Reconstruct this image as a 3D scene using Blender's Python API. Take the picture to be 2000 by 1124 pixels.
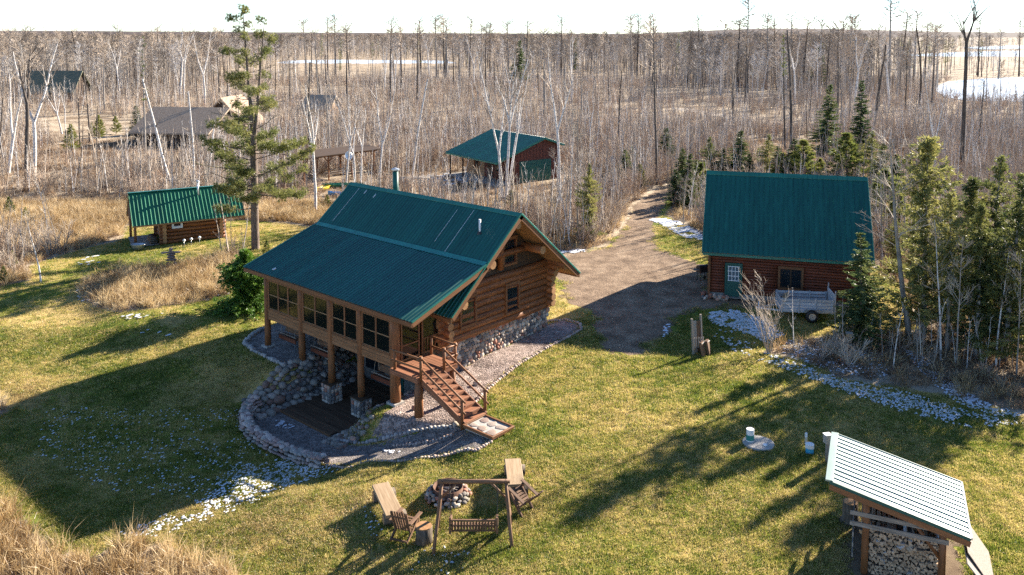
import bpy, math, random
import numpy as np
from mathutils import Vector, Matrix, Quaternion
R = math.radians
for o in list(bpy.data.objects): bpy.data.objects.remove(o)
sc = bpy.context.scene
COL = sc.collection

# ------------------------------------------------------------------ camera
FPX, HZ, PITCH, CAMZ = 1665.0, 66.0, R(5.0), 16.4      # focal length in photo pixels, horizon row
CYP = HZ + FPX * math.tan(PITCH)
cam = bpy.data.cameras.new('camera'); camo = bpy.data.objects.new('camera', cam); COL.objects.link(camo)
camo.location = (0, 0, CAMZ); camo.rotation_euler = (R(90) - PITCH, 0, 0)
cam.sensor_width = 36; cam.lens = FPX / 2000 * 36; cam.shift_y = (CYP - 562) / 2000
cam.clip_start = 0.5; cam.clip_end = 20000
sc.camera = camo
# ------------------------------------------------------------------ sky and sun
SUN_AZ, SUN_EL = R(50), R(23)
w = bpy.data.worlds.new('World'); sc.world = w; w.use_nodes = True
wn = w.node_tree.nodes; bg = wn['Background']
sky = wn.new('ShaderNodeTexSky'); sky.sky_type = 'NISHITA'; sky.sun_disc = False
sky.sun_elevation = SUN_EL; sky.sun_rotation = SUN_AZ; sky.altitude = 300
sky.air_density = 0.8; sky.dust_density = 0.0; sky.ozone_density = 4.2
w.node_tree.links.new(sky.outputs[0], bg.inputs[0]); bg.inputs[1].default_value = 0.063
sl = bpy.data.lights.new('sun', 'SUN'); so = bpy.data.objects.new('sun', sl); COL.objects.link(so)
SUN = Vector((math.sin(SUN_AZ) * math.cos(SUN_EL), math.cos(SUN_AZ) * math.cos(SUN_EL), math.sin(SUN_EL)))
so.rotation_euler = (-SUN).to_track_quat('-Z', 'Y').to_euler()
so.location = (60, 60, 60)
sl.energy = 5.0; sl.angle = R(0.53); sl.color = (1.0, 0.90, 0.76)
vs = sc.view_settings; vs.view_transform = 'Standard'; vs.look = 'None'; vs.exposure = 2.05; vs.gamma = 1; vs.use_curve_mapping = False
sc.cycles.use_denoising = False
sc.cycles.max_bounces = 5; sc.cycles.diffuse_bounces = 2; sc.cycles.glossy_bounces = 2; sc.cycles.transparent_max_bounces = 10
sc.cycles.transmission_bounces = 3; sc.cycles.volume_bounces = 0; sc.cycles.caustics_reflective = False; sc.cycles.caustics_refractive = False
try: sc.cycles.denoising_prefilter = 'ACCURATE'
except Exception: pass
# ------------------------------------------------------------------ helpers
def ray(u, v):
    x = (u - 1000) / FPX; yc = -(v - CYP) / FPX
    return Vector((x, math.cos(PITCH) + yc * math.sin(PITCH), -math.sin(PITCH) + yc * math.cos(PITCH)))
def at(u, v, z=0.0):
    d = ray(u, v); t = (z - CAMZ) / d.z
    return Vector((d.x * t, d.y * t, z))
def at2(u, v, z=0.0):
    p = at(u, v, z); return (p.x, p.y)

def tag(o, label=None, cat=None, group=None, kind=None):
    if label: o['label'] = label
    if cat: o['category'] = cat
    if group: o['group'] = group
    if kind: o['kind'] = kind
    return o
def link(name, data, parent=None, mat=None):
    o = bpy.data.objects.new(name, data); COL.objects.link(o)
    if parent: o.parent = parent
    if mat is not None and data is not None and len(data.materials) == 0: data.materials.append(mat)
    return o
def empty(name, loc=(0, 0, 0), rz=0.0, label=None, cat=None, group=None):
    o = link(name, None); o.location = loc; o.rotation_euler = (0, 0, rz); o.empty_display_size = .2
    return tag(o, label, cat, group)

class MB:
    """collects verts/faces; build() links them as one mesh object"""
    def __init__(s): s.v = []; s.f = []
    def add(s, vs, fs):
        n = len(s.v); s.v.extend(vs); s.f.extend([tuple(i + n for i in f) for f in fs]); return s
    def box(s, x0, x1, y0, y1, z0, z1):
        return s.add([(x0,y0,z0),(x1,y0,z0),(x1,y1,z0),(x0,y1,z0),(x0,y0,z1),(x1,y0,z1),(x1,y1,z1),(x0,y1,z1)],
                     [(0,3,2,1),(4,5,6,7),(0,1,5,4),(1,2,6,5),(2,3,7,6),(3,0,4,7)])
    def tube(s, pts, rs, n=6, cap=True):
        k = len(pts); vs = []; fs = []
        prev = None
        for i, p in enumerate(pts):
            p = Vector(p)
            d = (Vector(pts[min(i + 1, k - 1)]) - Vector(pts[max(i - 1, 0)]))
            if d.length < 1e-9: d = Vector((0, 0, 1))
            d.normalize()
            if prev is None:
                ref = Vector((1, 0, 0)) if abs(d.x) < .8 else Vector((0, 1, 0))
            else: ref = prev
            s1 = d.cross(ref)
            if s1.length < 1e-6: s1 = d.orthogonal()
            s1.normalize(); s2 = s1.cross(d).normalized(); prev = s2
            for j in range(n):
                a = 2 * math.pi * j / n
                q = p + (s1 * math.cos(a) + s2 * math.sin(a)) * rs[i]
                vs.append((q.x, q.y, q.z))
        for i in range(k - 1):
            for j in range(n):
                a = i * n + j; b = i * n + (j + 1) % n
                fs.append((a, a + n, b + n, b))
        if cap:
            fs.append(tuple(range(n))); fs.append(tuple((k - 1) * n + j for j in reversed(range(n))))
        return s.add(vs, fs)
    def prism(s, poly, y0, y1):
        """poly in (x,z), extruded along y"""
        n = len(poly)
        vs = [(x, y0, z) for x, z in poly] + [(x, y1, z) for x, z in poly]
        fs = [tuple(range(n)), tuple(reversed(range(n, 2 * n)))] + [(i, i + n, (i + 1) % n + n, (i + 1) % n) for i in range(n)]
        return s.add(vs, fs)
    def mesh(s, name, mat=None, smooth=False):
        m = bpy.data.meshes.new(name); m.from_pydata(s.v, [], s.f)
        if mat is not None: m.materials.append(mat)
        if smooth: m.polygons.foreach_set('use_smooth', [True] * len(m.polygons))
        m.update(); return m
    def build(s, name, mat=None, parent=None, smooth=False):
        return link(name, s.mesh(name, mat, smooth), parent)

def frame(p0, p1, up=(0, 0, 1)):
    """matrix with local X along p0->p1, origin p0"""
    p0 = Vector(p0); x = (Vector(p1) - p0); L = x.length; x.normalize()
    z = Vector(up); z = (z - x * z.dot(x))
    if z.length < 1e-4: z = x.orthogonal()
    z.normalize(); y = z.cross(x)
    m = Matrix((x, y, z)).transposed().to_4x4(); m.translation = p0
    return m, L
_cache = {}
def bar(name, p0, p1, w, h, mat, parent=None, up=(0, 0, 1), bev=True):
    """plank or beam: local X along its length, w across, h thick, centred"""
    m, L = frame(p0, p1, up); key = ('bar', round(L, 3), w, h, mat.name)
    if key not in _cache:
        b = min(w, h) * .12
        poly = [(-w/2+b,-h/2),(w/2-b,-h/2),(w/2,-h/2+b),(w/2,h/2-b),(w/2-b,h/2),(-w/2+b,h/2),(-w/2,h/2-b),(-w/2,-h/2+b)]
        mb = MB(); n = 8
        vs = [(0, y, z) for y, z in poly] + [(L, y, z) for y, z in poly]
        mb.add(vs, [tuple(reversed(range(n))), tuple(range(n, 2 * n))] + [(i, (i + 1) % n, (i + 1) % n + n, i + n) for i in range(n)])
        _cache[key] = mb.mesh(name, mat)
    o = link(name, _cache[key], parent); o.matrix_local = m; return o
def pole(name, p0, p1, r0, r1, mat, parent=None, n=10, rng=None, endmat=None):
    """round log: local X along its length, slightly uneven"""
    m, L = frame(p0, p1); rng = rng or random.Random(int(L * 1000 + r0 * 7777))
    k = max(3, int(L / .7) + 1); mb = MB()
    pts = [(L * i / (k - 1), rng.uniform(-1, 1) * r0 * .06, rng.uniform(-1, 1) * r0 * .06) for i in range(k)]
    rs = [(r0 + (r1 - r0) * i / (k - 1)) * rng.uniform(.96, 1.04) for i in range(k)]
    mb.tube(pts, rs, n)
    me = mb.mesh(name, mat)
    if endmat:
        me.materials.append(endmat)
        for p in list(me.polygons)[-2:]: p.material_index = 1
    for p in me.polygons: p.use_smooth = len(p.vertices) == 4
    o = link(name, me, parent); o.matrix_local = m; return o
def box(name, x0, x1, y0, y1, z0, z1, mat, parent=None):
    return MB().box(x0, x1, y0, y1, z0, z1).build(name, mat, parent)

# ---- materials
def nodes(m): return m.node_tree.nodes, m.node_tree.links
def new_mat(name, rough=.8, spec=.3):
    m = bpy.data.materials.new(name); m.use_nodes = True
    b = m.node_tree.nodes['Principled BSDF']; b.inputs['Roughness'].default_value = rough
    b.inputs['Specular IOR Level'].default_value = spec
    return m, b
def ramp(N, cols, pos=None):
    r = N.new('ShaderNodeValToRGB'); e = r.color_ramp.elements
    n = len(cols)
    pos = pos or [i / (n - 1) for i in range(n)]
    while len(e) < n: e.new(.5)
    for i in range(n): e[i].position = pos[i]; e[i].color = (*cols[i], 1)
    return r
def mat(name, cols, rough=.8, spec=.3, scale=3.0, stretch=(1, 1, 1), detail=4, bump=0.0, bscale=None, rnd=0.0, metal=0.0, pos=None, coord='Object', distort=0.0):
    """noise-driven colour, optional per-object brightness variation and bump"""
    m, b = new_mat(name, rough, spec); N, L = nodes(m)
    tc = N.new('ShaderNodeTexCoord'); mp = N.new('ShaderNodeMapping'); mp.inputs['Scale'].default_value = stretch
    L.new(tc.outputs[coord], mp.inputs[0]); src = mp.outputs[0]
    if rnd:
        oi = N.new('ShaderNodeObjectInfo'); ad = N.new('ShaderNodeVectorMath'); ad.operation = 'ADD'
        mu = N.new('ShaderNodeMath'); mu.operation = 'MULTIPLY'; mu.inputs[1].default_value = 37.0
        L.new(oi.outputs['Random'], mu.inputs[0]); L.new(src, ad.inputs[0]); L.new(mu.outputs[0], ad.inputs[1]); src = ad.outputs[0]
    nz = N.new('ShaderNodeTexNoise'); nz.inputs['Scale'].default_value = scale; nz.inputs['Detail'].default_value = detail
    nz.inputs['Roughness'].default_value = .65; nz.inputs['Distortion'].default_value = distort
    L.new(src, nz.inputs['Vector'])
    n = len(cols); r = ramp(N, cols, pos or [.3 + .4 * i / max(1, n - 1) for i in range(n)]); L.new(nz.outputs[0], r.inputs[0]); col = r.outputs[0]
    if rnd:
        hs = N.new('ShaderNodeHueSaturation'); mr = N.new('ShaderNodeMapRange'); mr.inputs[3].default_value = 1 - rnd; mr.inputs[4].default_value = 1 + rnd
        L.new(oi.outputs['Random'], mr.inputs[0]); L.new(mr.outputs[0], hs.inputs['Value']); L.new(col, hs.inputs['Color']); col = hs.outputs[0]
    L.new(col, b.inputs['Base Color']); b.inputs['Metallic'].default_value = metal
    if bump:
        bn = N.new('ShaderNodeBump'); bn.inputs['Strength'].default_value = 1.0; bn.inputs['Distance'].default_value = bump
        if bscale:
            n2 = N.new('ShaderNodeTexNoise'); n2.inputs['Scale'].default_value = bscale; n2.inputs['Detail'].default_value = 3; L.new(src, n2.inputs['Vector']); h = n2.outputs[0]
        else: h = nz.outputs[0]
        L.new(h, bn.inputs['Height']); L.new(bn.outputs[0], b.inputs['Normal'])
    return m

WOODSTRETCH = (.35, 5, 5)
M = {}
M['log'] = mat('log_wood', [(.045,.016,.007),(.16,.056,.018),(.245,.09,.029),(.35,.15,.058)], .62, .35, 2.6, (.3,4,4), 6, .016, None, .26, 0, [.28,.40,.55,.75])
M['log_dark'] = mat('log_wood_stained', [(.07,.019,.009),(.135,.036,.016),(.18,.055,.025)], .6, .35, 2.0, (.3,3,3), 5, .010, None, .15)
M['log_end'] = mat('log_end_grain', [(.30,.15,.065),(.46,.26,.12)], .8, .2, 8, (1,1,1), 3, 0, None, .15)
M['post'] = mat('post_wood', [(.13,.050,.018),(.22,.088,.032),(.28,.125,.05)], .6, .35, 2.5, (.3,3,3), 5, .010, None, .12)
M['trim'] = mat('trim_wood', [(.14,.058,.023),(.24,.105,.043)], .62, .35, 3, (.3,5,5), 4, .004, None, .12)
M['siding'] = mat('porch_siding', [(.13,.060,.025),(.24,.115,.050),(.30,.155,.075)], .68, .3, 3, (.3,4,6), 5, .006, None, .14)
M['gable'] = mat('gable_boards', [(.045,.028,.017),(.085,.050,.028)], .75, .3, 3, (.4,4,4), 4, .006, None, .12)
M['soffit'] = mat('soffit_boards', [(.26,.13,.055),(.38,.21,.095)], .7, .3, 3, (4,.4,4), 4, .004)
M['deck'] = mat('deck_boards', [(.045,.026,.015),(.085,.050,.028),(.13,.085,.048)], .7, .3, 3, (.3,5,5), 5, .004, None, .25)
M['stair'] = mat('stair_wood', [(.14,.052,.026),(.24,.10,.05),(.31,.145,.078)], .68, .3, 3, (.3,5,5), 5, .004, None, .16)
M['grey_wood'] = mat('weathered_wood', [(.15,.125,.10),(.28,.24,.20),(.38,.335,.285)], .85, .2, 4, (.3,6,6), 5, .004, None, .2)
M['bench_top'] = mat('bench_top_wood', [(.24,.155,.085),(.36,.25,.145),(.44,.325,.205)], .7, .3, 3, (.3,6,6), 5, .003, None, .08)
M['dark_furn'] = mat('old_furniture_wood', [(.075,.042,.026),(.15,.085,.05),(.24,.14,.085)], .75, .25, 4, (.3,6,6), 5, .004, None, .25)
M['bark'] = mat('bark', [(.05,.038,.028),(.12,.095,.072),(.20,.165,.13)], .9, .15, 6, (2,2,.5), 5, .02)
M['stone'] = None
def stone_mat(name, cols, rnd=.22):
    m, b = new_mat(name, .8, .3); N, L = nodes(m)
    oi = N.new('ShaderNodeObjectInfo'); r = ramp(N, cols); r.color_ramp.interpolation = 'CONSTANT'; L.new(oi.outputs['Random'], r.inputs[0])
    tc = N.new('ShaderNodeTexCoord'); nz = N.new('ShaderNodeTexNoise'); nz.inputs['Scale'].default_value = 7; nz.inputs['Detail'].default_value = 6
    L.new(tc.outputs['Object'], nz.inputs['Vector'])
    mr = N.new('ShaderNodeMapRange'); mr.inputs[1].default_value = .3; mr.inputs[2].default_value = .7; mr.inputs[3].default_value = 1 - rnd; mr.inputs[4].default_value = 1 + rnd
    L.new(nz.outputs[0], mr.inputs[0]); hs = N.new('ShaderNodeHueSaturation'); L.new(mr.outputs[0], hs.inputs['Value']); L.new(r.outputs[0], hs.inputs['Color'])
    L.new(hs.outputs[0], b.inputs['Base Color'])
    bn = N.new('ShaderNodeBump'); bn.inputs['Distance'].default_value = .01; L.new(nz.outputs[0], bn.inputs['Height']); L.new(bn.outputs[0], b.inputs['Normal'])
    return m
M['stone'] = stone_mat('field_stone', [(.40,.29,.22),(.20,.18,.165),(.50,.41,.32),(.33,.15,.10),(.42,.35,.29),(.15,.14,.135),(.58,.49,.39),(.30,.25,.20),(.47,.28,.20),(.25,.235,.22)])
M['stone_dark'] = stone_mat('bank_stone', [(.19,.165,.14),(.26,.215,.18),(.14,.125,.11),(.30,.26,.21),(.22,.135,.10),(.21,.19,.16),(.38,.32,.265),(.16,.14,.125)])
M['slab'] = stone_mat('flagstone', [(.27,.20,.16),(.31,.25,.205),(.25,.175,.145),(.33,.27,.225)])
M['mortar'] = mat('mortar', [(.13,.115,.10),(.24,.215,.185)], .9, .2, 6, bump=.01)
# painted metal roof
def metal(name, col, rough=.34, var=.2):
    m, b = new_mat(name, rough, .5); N, L = nodes(m)
    tc = N.new('ShaderNodeTexCoord'); mp = N.new('ShaderNodeMapping'); mp.inputs['Scale'].default_value = (.4, 2.5, 1)
    nz = N.new('ShaderNodeTexNoise'); nz.inputs['Scale'].default_value = 1.4; nz.inputs['Detail'].default_value = 6
    L.new(tc.outputs['Object'], mp.inputs[0]); L.new(mp.outputs[0], nz.inputs['Vector'])
    oi = N.new('ShaderNodeObjectInfo'); ad = N.new('ShaderNodeMath'); ad.operation = 'MULTIPLY_ADD'; ad.inputs[1].default_value = .25; L.new(oi.outputs['Random'], ad.inputs[0]); L.new(nz.outputs[0], ad.inputs[2])
    r = ramp(N, [tuple(c * (1 - var * 1.6) for c in col), col, tuple(c * (1 + var * 1.6) for c in col)], [.3, .6, .9]); L.new(ad.outputs[0], r.inputs[0])
    L.new(r.outputs[0], b.inputs['Base Color'])
    mr = N.new('ShaderNodeMapRange'); mr.inputs[3].default_value = rough - .05; mr.inputs[4].default_value = rough + .10; L.new(nz.outputs[0], mr.inputs[0]); L.new(mr.outputs[0], b.inputs['Roughness'])
    return m
M['roof'] = metal('green_metal_roof', (.007, .090, .073))
M['roof2'] = metal('brighter_green_metal_roof', (.010, .125, .062))
M['roof_trim'] = metal('green_roof_trim', (.020, .150, .110))
M['galv'] = mat('galvanised_metal', [(.45,.46,.47),(.62,.63,.64)], .35, .5, 5, metal=.6)
M['white_paint'] = mat('white_paint', [(.70,.70,.69),(.80,.80,.79)], .55, .4, 4)
M['black_metal'] = mat('black_metal', [(.012,.012,.013),(.03,.03,.03)], .5, .4, 5)
M['green_paint'] = mat('green_paint', [(.012,.075,.060),(.018,.100,.080)], .5, .4, 3, rnd=.06)
M['concrete'] = mat('concrete', [(.30,.28,.25),(.44,.41,.37)], .9, .2, 5, bump=.004)
def glass(name, tint=(.02,.025,.028), alpha=.25, rough=.05):
    m = bpy.data.materials.new(name); m.use_nodes = True; N, L = nodes(m)
    b = N['Principled BSDF']; b.inputs['Base Color'].default_value = (*tint, 1); b.inputs['Roughness'].default_value = rough; b.inputs['Specular IOR Level'].default_value = .5
    t = N.new('ShaderNodeBsdfTransparent'); mx = N.new('ShaderNodeMixShader'); mx.inputs[0].default_value = 1 - alpha
    L.new(t.outputs[0], mx.inputs[1]); L.new(b.outputs[0], mx.inputs[2]); L.new(mx.outputs[0], N['Material Output'].inputs[0]); return m
M['glass'] = glass('window_glass', (.015,.02,.024), .12)
M['screen'] = glass('insect_screen', (.006,.007,.008), .10, .12)

# rib-profiled metal sheet: local X down the slope, Y across, Z normal
def panel_mesh(L, wd, mt, nr=4, rw=.036, rh=.040, name='roof_panel'):
    if 'shed' in mt.name: rh = .034; rw = .036
    key = ('panel', round(L, 3), round(wd, 3), mt.name, nr)
    if key in _cache: return _cache[key]
    prof = []; st = wd / nr
    for i in range(nr):
        y = i * st
        prof += [(y, rh), (y + rw * .7, rh), (y + rw * 1.5, 0), (y + st - rw * .8, 0)]
    prof += [(wd, rh * .99)]
    n = len(prof); vs = [(0, y, z) for y, z in prof] + [(L, y, z) for y, z in prof]
    mb = MB(); mb.add(vs, [(i, i + 1 + 0, i + 1 + n, i + n)[::-1] for i in range(n - 1)])
    m = mb.mesh(name, mt); _cache[key] = m; return m
def roof_plane(parent, top, eave, along, length, mt, npan, nr=4, name='roof_panel', flip=False):
    """top: Vector at start of ridge, eave: Vector at start of eave (same end), along: unit Vector; panels laid side by side"""
    top = Vector(top); eave = Vector(eave); al = Vector(along).normalized()
    x = (eave - top); L = x.length; x.normalize(); y = al; z = x.cross(y)
    if z.z < 0: raise ValueError('panel normal')
    wd = length / npan; me = panel_mesh(L, wd, mt, nr, name=name)
    mt4 = Matrix((x, y, z)).transposed().to_4x4(); out = []
    for i in range(npan):
        o = link(name, me, parent); q = mt4.copy(); q.translation = top + y * (wd * i) + z * (.002 + .004 * (i % 2)); o.matrix_local = q; out.append(o)
    return out
# rounded stones, a few shared shapes
def stone_meshes(prefix, mt, n=8, seed=5, flat=1.0):
    rng = random.Random(seed); out = []
    for k in range(n):
        mb = MB(); ns, nr = 7, 3
        vs = [(0, 0, .5)]; ph = [rng.uniform(0, 6.28) for _ in range(3)]
        for i in range(1, nr + 1):
            t = math.pi * i / (nr + 1)
            for j in range(ns):
                a = 2 * math.pi * j / ns
                r = .5 * (1 + .13 * math.sin(2 * a + ph[0]) + .10 * math.sin(3 * a + ph[1]) + rng.uniform(-.05, .05))
                c = math.copysign(abs(math.sin(t)) ** .75, 1)
                vs.append((math.cos(a) * r * c, math.sin(a) * r * c, .5 * math.copysign(abs(math.cos(t)) ** .8, math.cos(t)) * flat + rng.uniform(-.04, .04)))
        vs.append((0, 0, -.5 * flat)); vs[0] = (0, 0, .5 * flat)
        fs = [(0, 1 + j, 1 + (j + 1) % ns) for j in range(ns)]
        for i in range(nr - 1):
            for j in range(ns):
                a = 1 + i * ns + j; b = 1 + i * ns + (j + 1) % ns
                fs.append((a, a + ns, b + ns, b))
        e = len(vs) - 1; base = 1 + (nr - 1) * ns
        fs += [(base + j, e, base + (j + 1) % ns) for j in range(ns)]
        mb.add(vs, fs); out.append(mb.mesh(prefix, mt, True))
    return out
STONES = stone_meshes('stone', M['stone'], 9, 5)
BSTONES = stone_meshes('stone', M['stone_dark'], 9, 9)
def put_stone(p, size, rot=(0, 0, 0), parent=None, pool=None, name='stone', rng=random):
    o = link(name, rng.choice(pool or STONES), parent); o.location = p; o.scale = size; o.rotation_euler = rot; return o
# ------------------------------------------------------------------ terrain
HANG = R(48.665); HB = Vector((math.cos(HANG), math.sin(HANG), 0)); HA = Vector((-HB.y, HB.x, 0)); HP = Vector((-5.317, 38.174, 0))
def hloc(x, y):
    dx = np.asarray(x) - HP.x; dy = np.asarray(y) - HP.y
    return dx * HB.x + dy * HB.y, dx * HA.x + dy * HA.y          # local x (back), local y (along the porch)
def hworld(lx, ly, z=0.0): return HP + HB * lx + HA * ly + Vector((0, 0, z))
_ctl = [(478,800,-1.55),(488,870,-1.9),(560,905,-2.0),(640,915,-1.75),(760,905,-1.15),(850,893,-.75),(935,872,-.25),(1000,842,-.05),(1070,645,0),(980,690,-.12),(894,728,-.33),
        (776,795,-.72),(521,675,-.58),(591,705,-.6),(470,690,-.75),(420,620,-.5),(440,978,-1.5),(250,1045,-1.6),(165,1064,-1.6),(30,830,-1.5),(200,900,-1.7),(300,780,-1.4),(100,730,-1.1),(200,690,-.9),
        (100,620,-.6),(300,600,-.25),(450,560,-.1),(100,530,0),(450,480,0),(620,1000,-1.0),(500,1100,-1.1),(300,1120,-1.5),(770,1000,-.5),(850,1090,-.5),(1000,1080,-.25),(875,968,-.35),(1005,930,-.08),(1100,900,0),(1100,1100,-.1),
        (1300,800,0),(1500,900,0),(1700,1000,0),(1700,800,0),(1900,1000,0),(1300,650,0),(1100,560,0),(1300,450,0),(1500,590,0),(1700,600,0),(1900,700,0),(700,1120,-.8),(0,960,-1.6),(-200,800,-1.3),(-200,1000,-1.7),(0,450,0),(250,430,0),(600,420,0),(900,400,0),(1990,850,0),(1800,760,-.15)]
_cp = np.array([[*at2(u, v, z), z] for u, v, z in _ctl] + [[x, y, 0] for x, y in ((-60,60),(-60,80),(-30,80),(0,75),(30,75),(60,60),(60,30),(40,20),(20,5),(0,5),(-25,5),(10,15),(25,20))])
def poly_dist(px, py, poly):
    """signed distance, positive inside"""
    px = np.asarray(px, float); py = np.asarray(py, float); n = len(poly)
    d = np.full(px.shape, 1e9); ins = np.zeros(px.shape, bool)
    for i in range(n):
        x0, y0 = poly[i]; x1, y1 = poly[(i + 1) % n]; ex, ey = x1 - x0, y1 - y0
        t = np.clip(((px - x0) * ex + (py - y0) * ey) / (ex * ex + ey * ey + 1e-12), 0, 1)
        d = np.minimum(d, (px - x0 - t * ex) ** 2 + (py - y0 - t * ey) ** 2)
        c = ((y0 > py) != (y1 > py)) & (px < (x1 - x0) * (py - y0) / (y1 - y0 + 1e-12) + x0)
        ins ^= c
    return np.sqrt(d) * np.where(ins, 1, -1)
def sstep(t): t = np.clip(t, 0, 1); return t * t * (3 - 2 * t)
def line_dist(px, py, pts):
    d = np.full(np.shape(px), 1e9); zz = np.zeros(np.shape(px))
    for (x0, y0, z0), (x1, y1, z1) in zip(pts[:-1], pts[1:]):
        ex, ey = x1 - x0, y1 - y0; t = np.clip(((px - x0) * ex + (py - y0) * ey) / (ex * ex + ey * ey), 0, 1)
        q = np.hypot(px - x0 - t * ex, py - y0 - t * ey); m = q < d
        d = np.where(m, q, d); zz = np.where(m, z0 + t * (z1 - z0), zz)
    return d, zz
PATIO_Z = -2.0
_path = [(*at2(u, v, z), z) for u, v, z in ((640,880,-2.0),(720,886,-1.75),(800,880,-1.3),(880,868,-.7),(935,856,-.2))]
def terrain(x, y):
    x = np.asarray(x, float); y = np.asarray(y, float); shp = x.shape; x = x.ravel(); y = y.ravel()
    z = np.zeros(x.shape); near = (np.abs(x) < 70) & (y < 95) & (y > -10)
    xs, ys = x[near], y[near]
    if xs.size:
        num = np.zeros(xs.shape); den = np.zeros(xs.shape)
        for cx, cy, cz in _cp:
            ww = 1 / ((xs - cx) ** 2 + (ys - cy) ** 2 + .8) ** 2; num += ww * cz; den += ww
        zb = num / den
        zb *= sstep((95 - ys) / 20) * sstep((70 - np.abs(xs)) / 20)
        d, pz = line_dist(xs, ys, _path); zb = pz + (zb - pz) * sstep((d - .6) / 1.3)
        lx, ly = hloc(xs, ys)
        ox = np.maximum(np.maximum(-3.7 - lx, lx - 3.2), 0); oy1 = np.maximum(ly - 6.0, 0); oy0 = np.maximum(1.75 - ly, 0)
        dd = np.hypot(ox, np.maximum(oy1 / 1.0, oy0 / .9))
        zb = np.where(dd < 1.6, np.minimum(zb, PATIO_Z - .06 + (zb - PATIO_Z + .06) * sstep(dd / 1.6)), zb)
        z[near] = zb
    z = z + .04 * np.sin(x * .31 + 1.3) * np.sin(y * .27) * np.clip((y - 50) / 60, 0, 1)
    z = z - 1.3 * sstep((y - 330) / 600)                      # the land falls gently to the lakes
    return z.reshape(shp)
def tz(x, y): return float(terrain(np.array([x]), np.array([y]))[0])
def gp(u, v):
    """photo pixel -> point on the terrain"""
    z = 0.0
    for _ in range(12): p = at(u, v, z); z = .5 * z + .5 * tz(p.x, p.y)
    p = at(u, v, z); return Vector((p.x, p.y, tz(p.x, p.y)))
def gpoly(pix): return [tuple(gp(u, v)[:2]) for u, v in pix]

LAWN = gpoly([(-260,720),(-120,610),(0,560),(60,548),(60,520),(140,492),(240,468),(250,440),(470,430),(560,436),(640,450),(700,470),(1010,480),(1120,500),(1190,480),(1225,440),(1240,402),(1300,372),(1330,372),(1300,420),(1385,470),(1390,520),(1700,520),(1760,560),(1790,640),(1740,650),(1660,650),(1600,660),(1520,668),(1490,688),(1560,705),(1640,738),(1740,758),(1830,770),(1900,792),(2050,822),(2300,900),(2300,1250),(1000,1350),(520,1180),(470,1124),(400,1095),(330,1062),(250,1055),(180,1090),(120,1075),(70,1030),(20,1000),(-40,960),(-80,860),(20,800),(0,770),(-60,760)])
ISLAND = gpoly([(160,585),(150,560),(200,535),(260,522),(330,520),(400,505),(450,490),(480,500),(470,545),(450,575),(400,588),(300,602),(230,612)])
DRIVE = gpoly([(1288,368),(1240,402),(1222,440),(1195,480),(1150,492),(1100,497),(1060,520),(1085,545),(1105,562),(1095,580),(1125,600),(1152,603),(1160,640),(1168,672),(1190,692),(1250,694),(1275,680),(1305,655),(1325,620),(1370,603),(1430,604),(1500,603),(1520,596),(1500,583),(1395,578),(1385,520),(1335,505),(1282,482),(1275,440),(1298,400),(1313,366)])
GABLE_BED = [tuple(hworld(x, y)[:2]) for x, y in ((2.0,.0),(2.0,-1.6),(.6,-2.6),(.6,-4.4),(1.6,-3.3),(3.0,-2.6),(4.5,-2.25),(6.5,-1.95),(8.5,-1.75),(10.5,-1.75),(11.9,-1.55),(12.6,-1.0),(12.6,.2),(11.2,.3),(11.0,.0))]
PORCH_BED = gpoly([(478,672),(500,688),(530,703),(556,715),(590,722),(640,735),(700,690),(620,640),(545,630),(520,640),(495,655)])
PATH_BED = gpoly([(480,800),(496,840),(560,885),(640,908),(700,905),(760,900),(850,892),(930,880),(965,858),(905,838),(880,830),(820,845),(760,862),(700,872),(660,868),(640,858),(600,850),(540,830),(510,800)])
POST_BED = gpoly([(780,790),(740,830),(720,850),(760,862),(820,845),(880,830),(905,838),(880,790),(880,760),(905,745),(930,770),(960,748),(900,720),(830,740)])
SHED_FLOOR = [(9.9,24.2),(11.2,27.8),(14.6,26.4),(13.2,22.7)]

# attributes on the ground: 1 lawn, 0 rough ground
def axis(lo, hi, f0, f1, step, grow=1.09):
    a = list(np.arange(f0, f1 + 1e-6, step)); s = step
    while a[-1] < hi: s *= grow; a.append(a[-1] + s)
    s = step; b = [f0]
    while b[-1] > lo: s *= grow; b.append(b[-1] - s)
    return np.array(sorted(set(b[1:])) + a)
gx = axis(-5200, 5200, -30, 30, .25, 1.10); gy = axis(-60, 9000, 21, 78, .25, 1.10)
X, Y = np.meshgrid(gx, gy); Z = terrain(X, Y)
nx, ny = len(gx), len(gy)
idx = np.arange(nx * ny).reshape(ny, nx)
F = np.stack([idx[:-1, :-1], idx[:-1, 1:], idx[1:, 1:], idx[1:, :-1]], -1).reshape(-1, 4)
def np_mesh(name, V, Fq, m=None, smooth=True):
    me = bpy.data.meshes.new(name); k = Fq.shape[1]
    me.vertices.add(len(V)); me.vertices.foreach_set('co', np.asarray(V, np.float32).ravel())
    me.loops.add(Fq.size); me.loops.foreach_set('vertex_index', Fq.ravel().astype(np.int32))
    me.polygons.add(len(Fq)); me.polygons.foreach_set('loop_start', np.arange(0, Fq.size, k, dtype=np.int32))
    if smooth: me.polygons.foreach_set('use_smooth', np.ones(len(Fq), bool))
    if m is not None: me.materials.append(m)
    me.update(calc_edges=True); return me
def f_attr(me, name, vals):
    a = me.attributes.new(name, 'FLOAT', 'POINT'); a.data.foreach_set('value', np.asarray(vals, np.float32).ravel())
near = (np.abs(X) < 75) & (Y < 120) & (Y > 0)
lawn = np.zeros(X.shape); lawn[near] = np.clip(.5 + np.minimum(poly_dist(X[near], Y[near], LAWN), -poly_dist(X[near], Y[near], ISLAND)) / 1.0, 0, 1)

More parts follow.
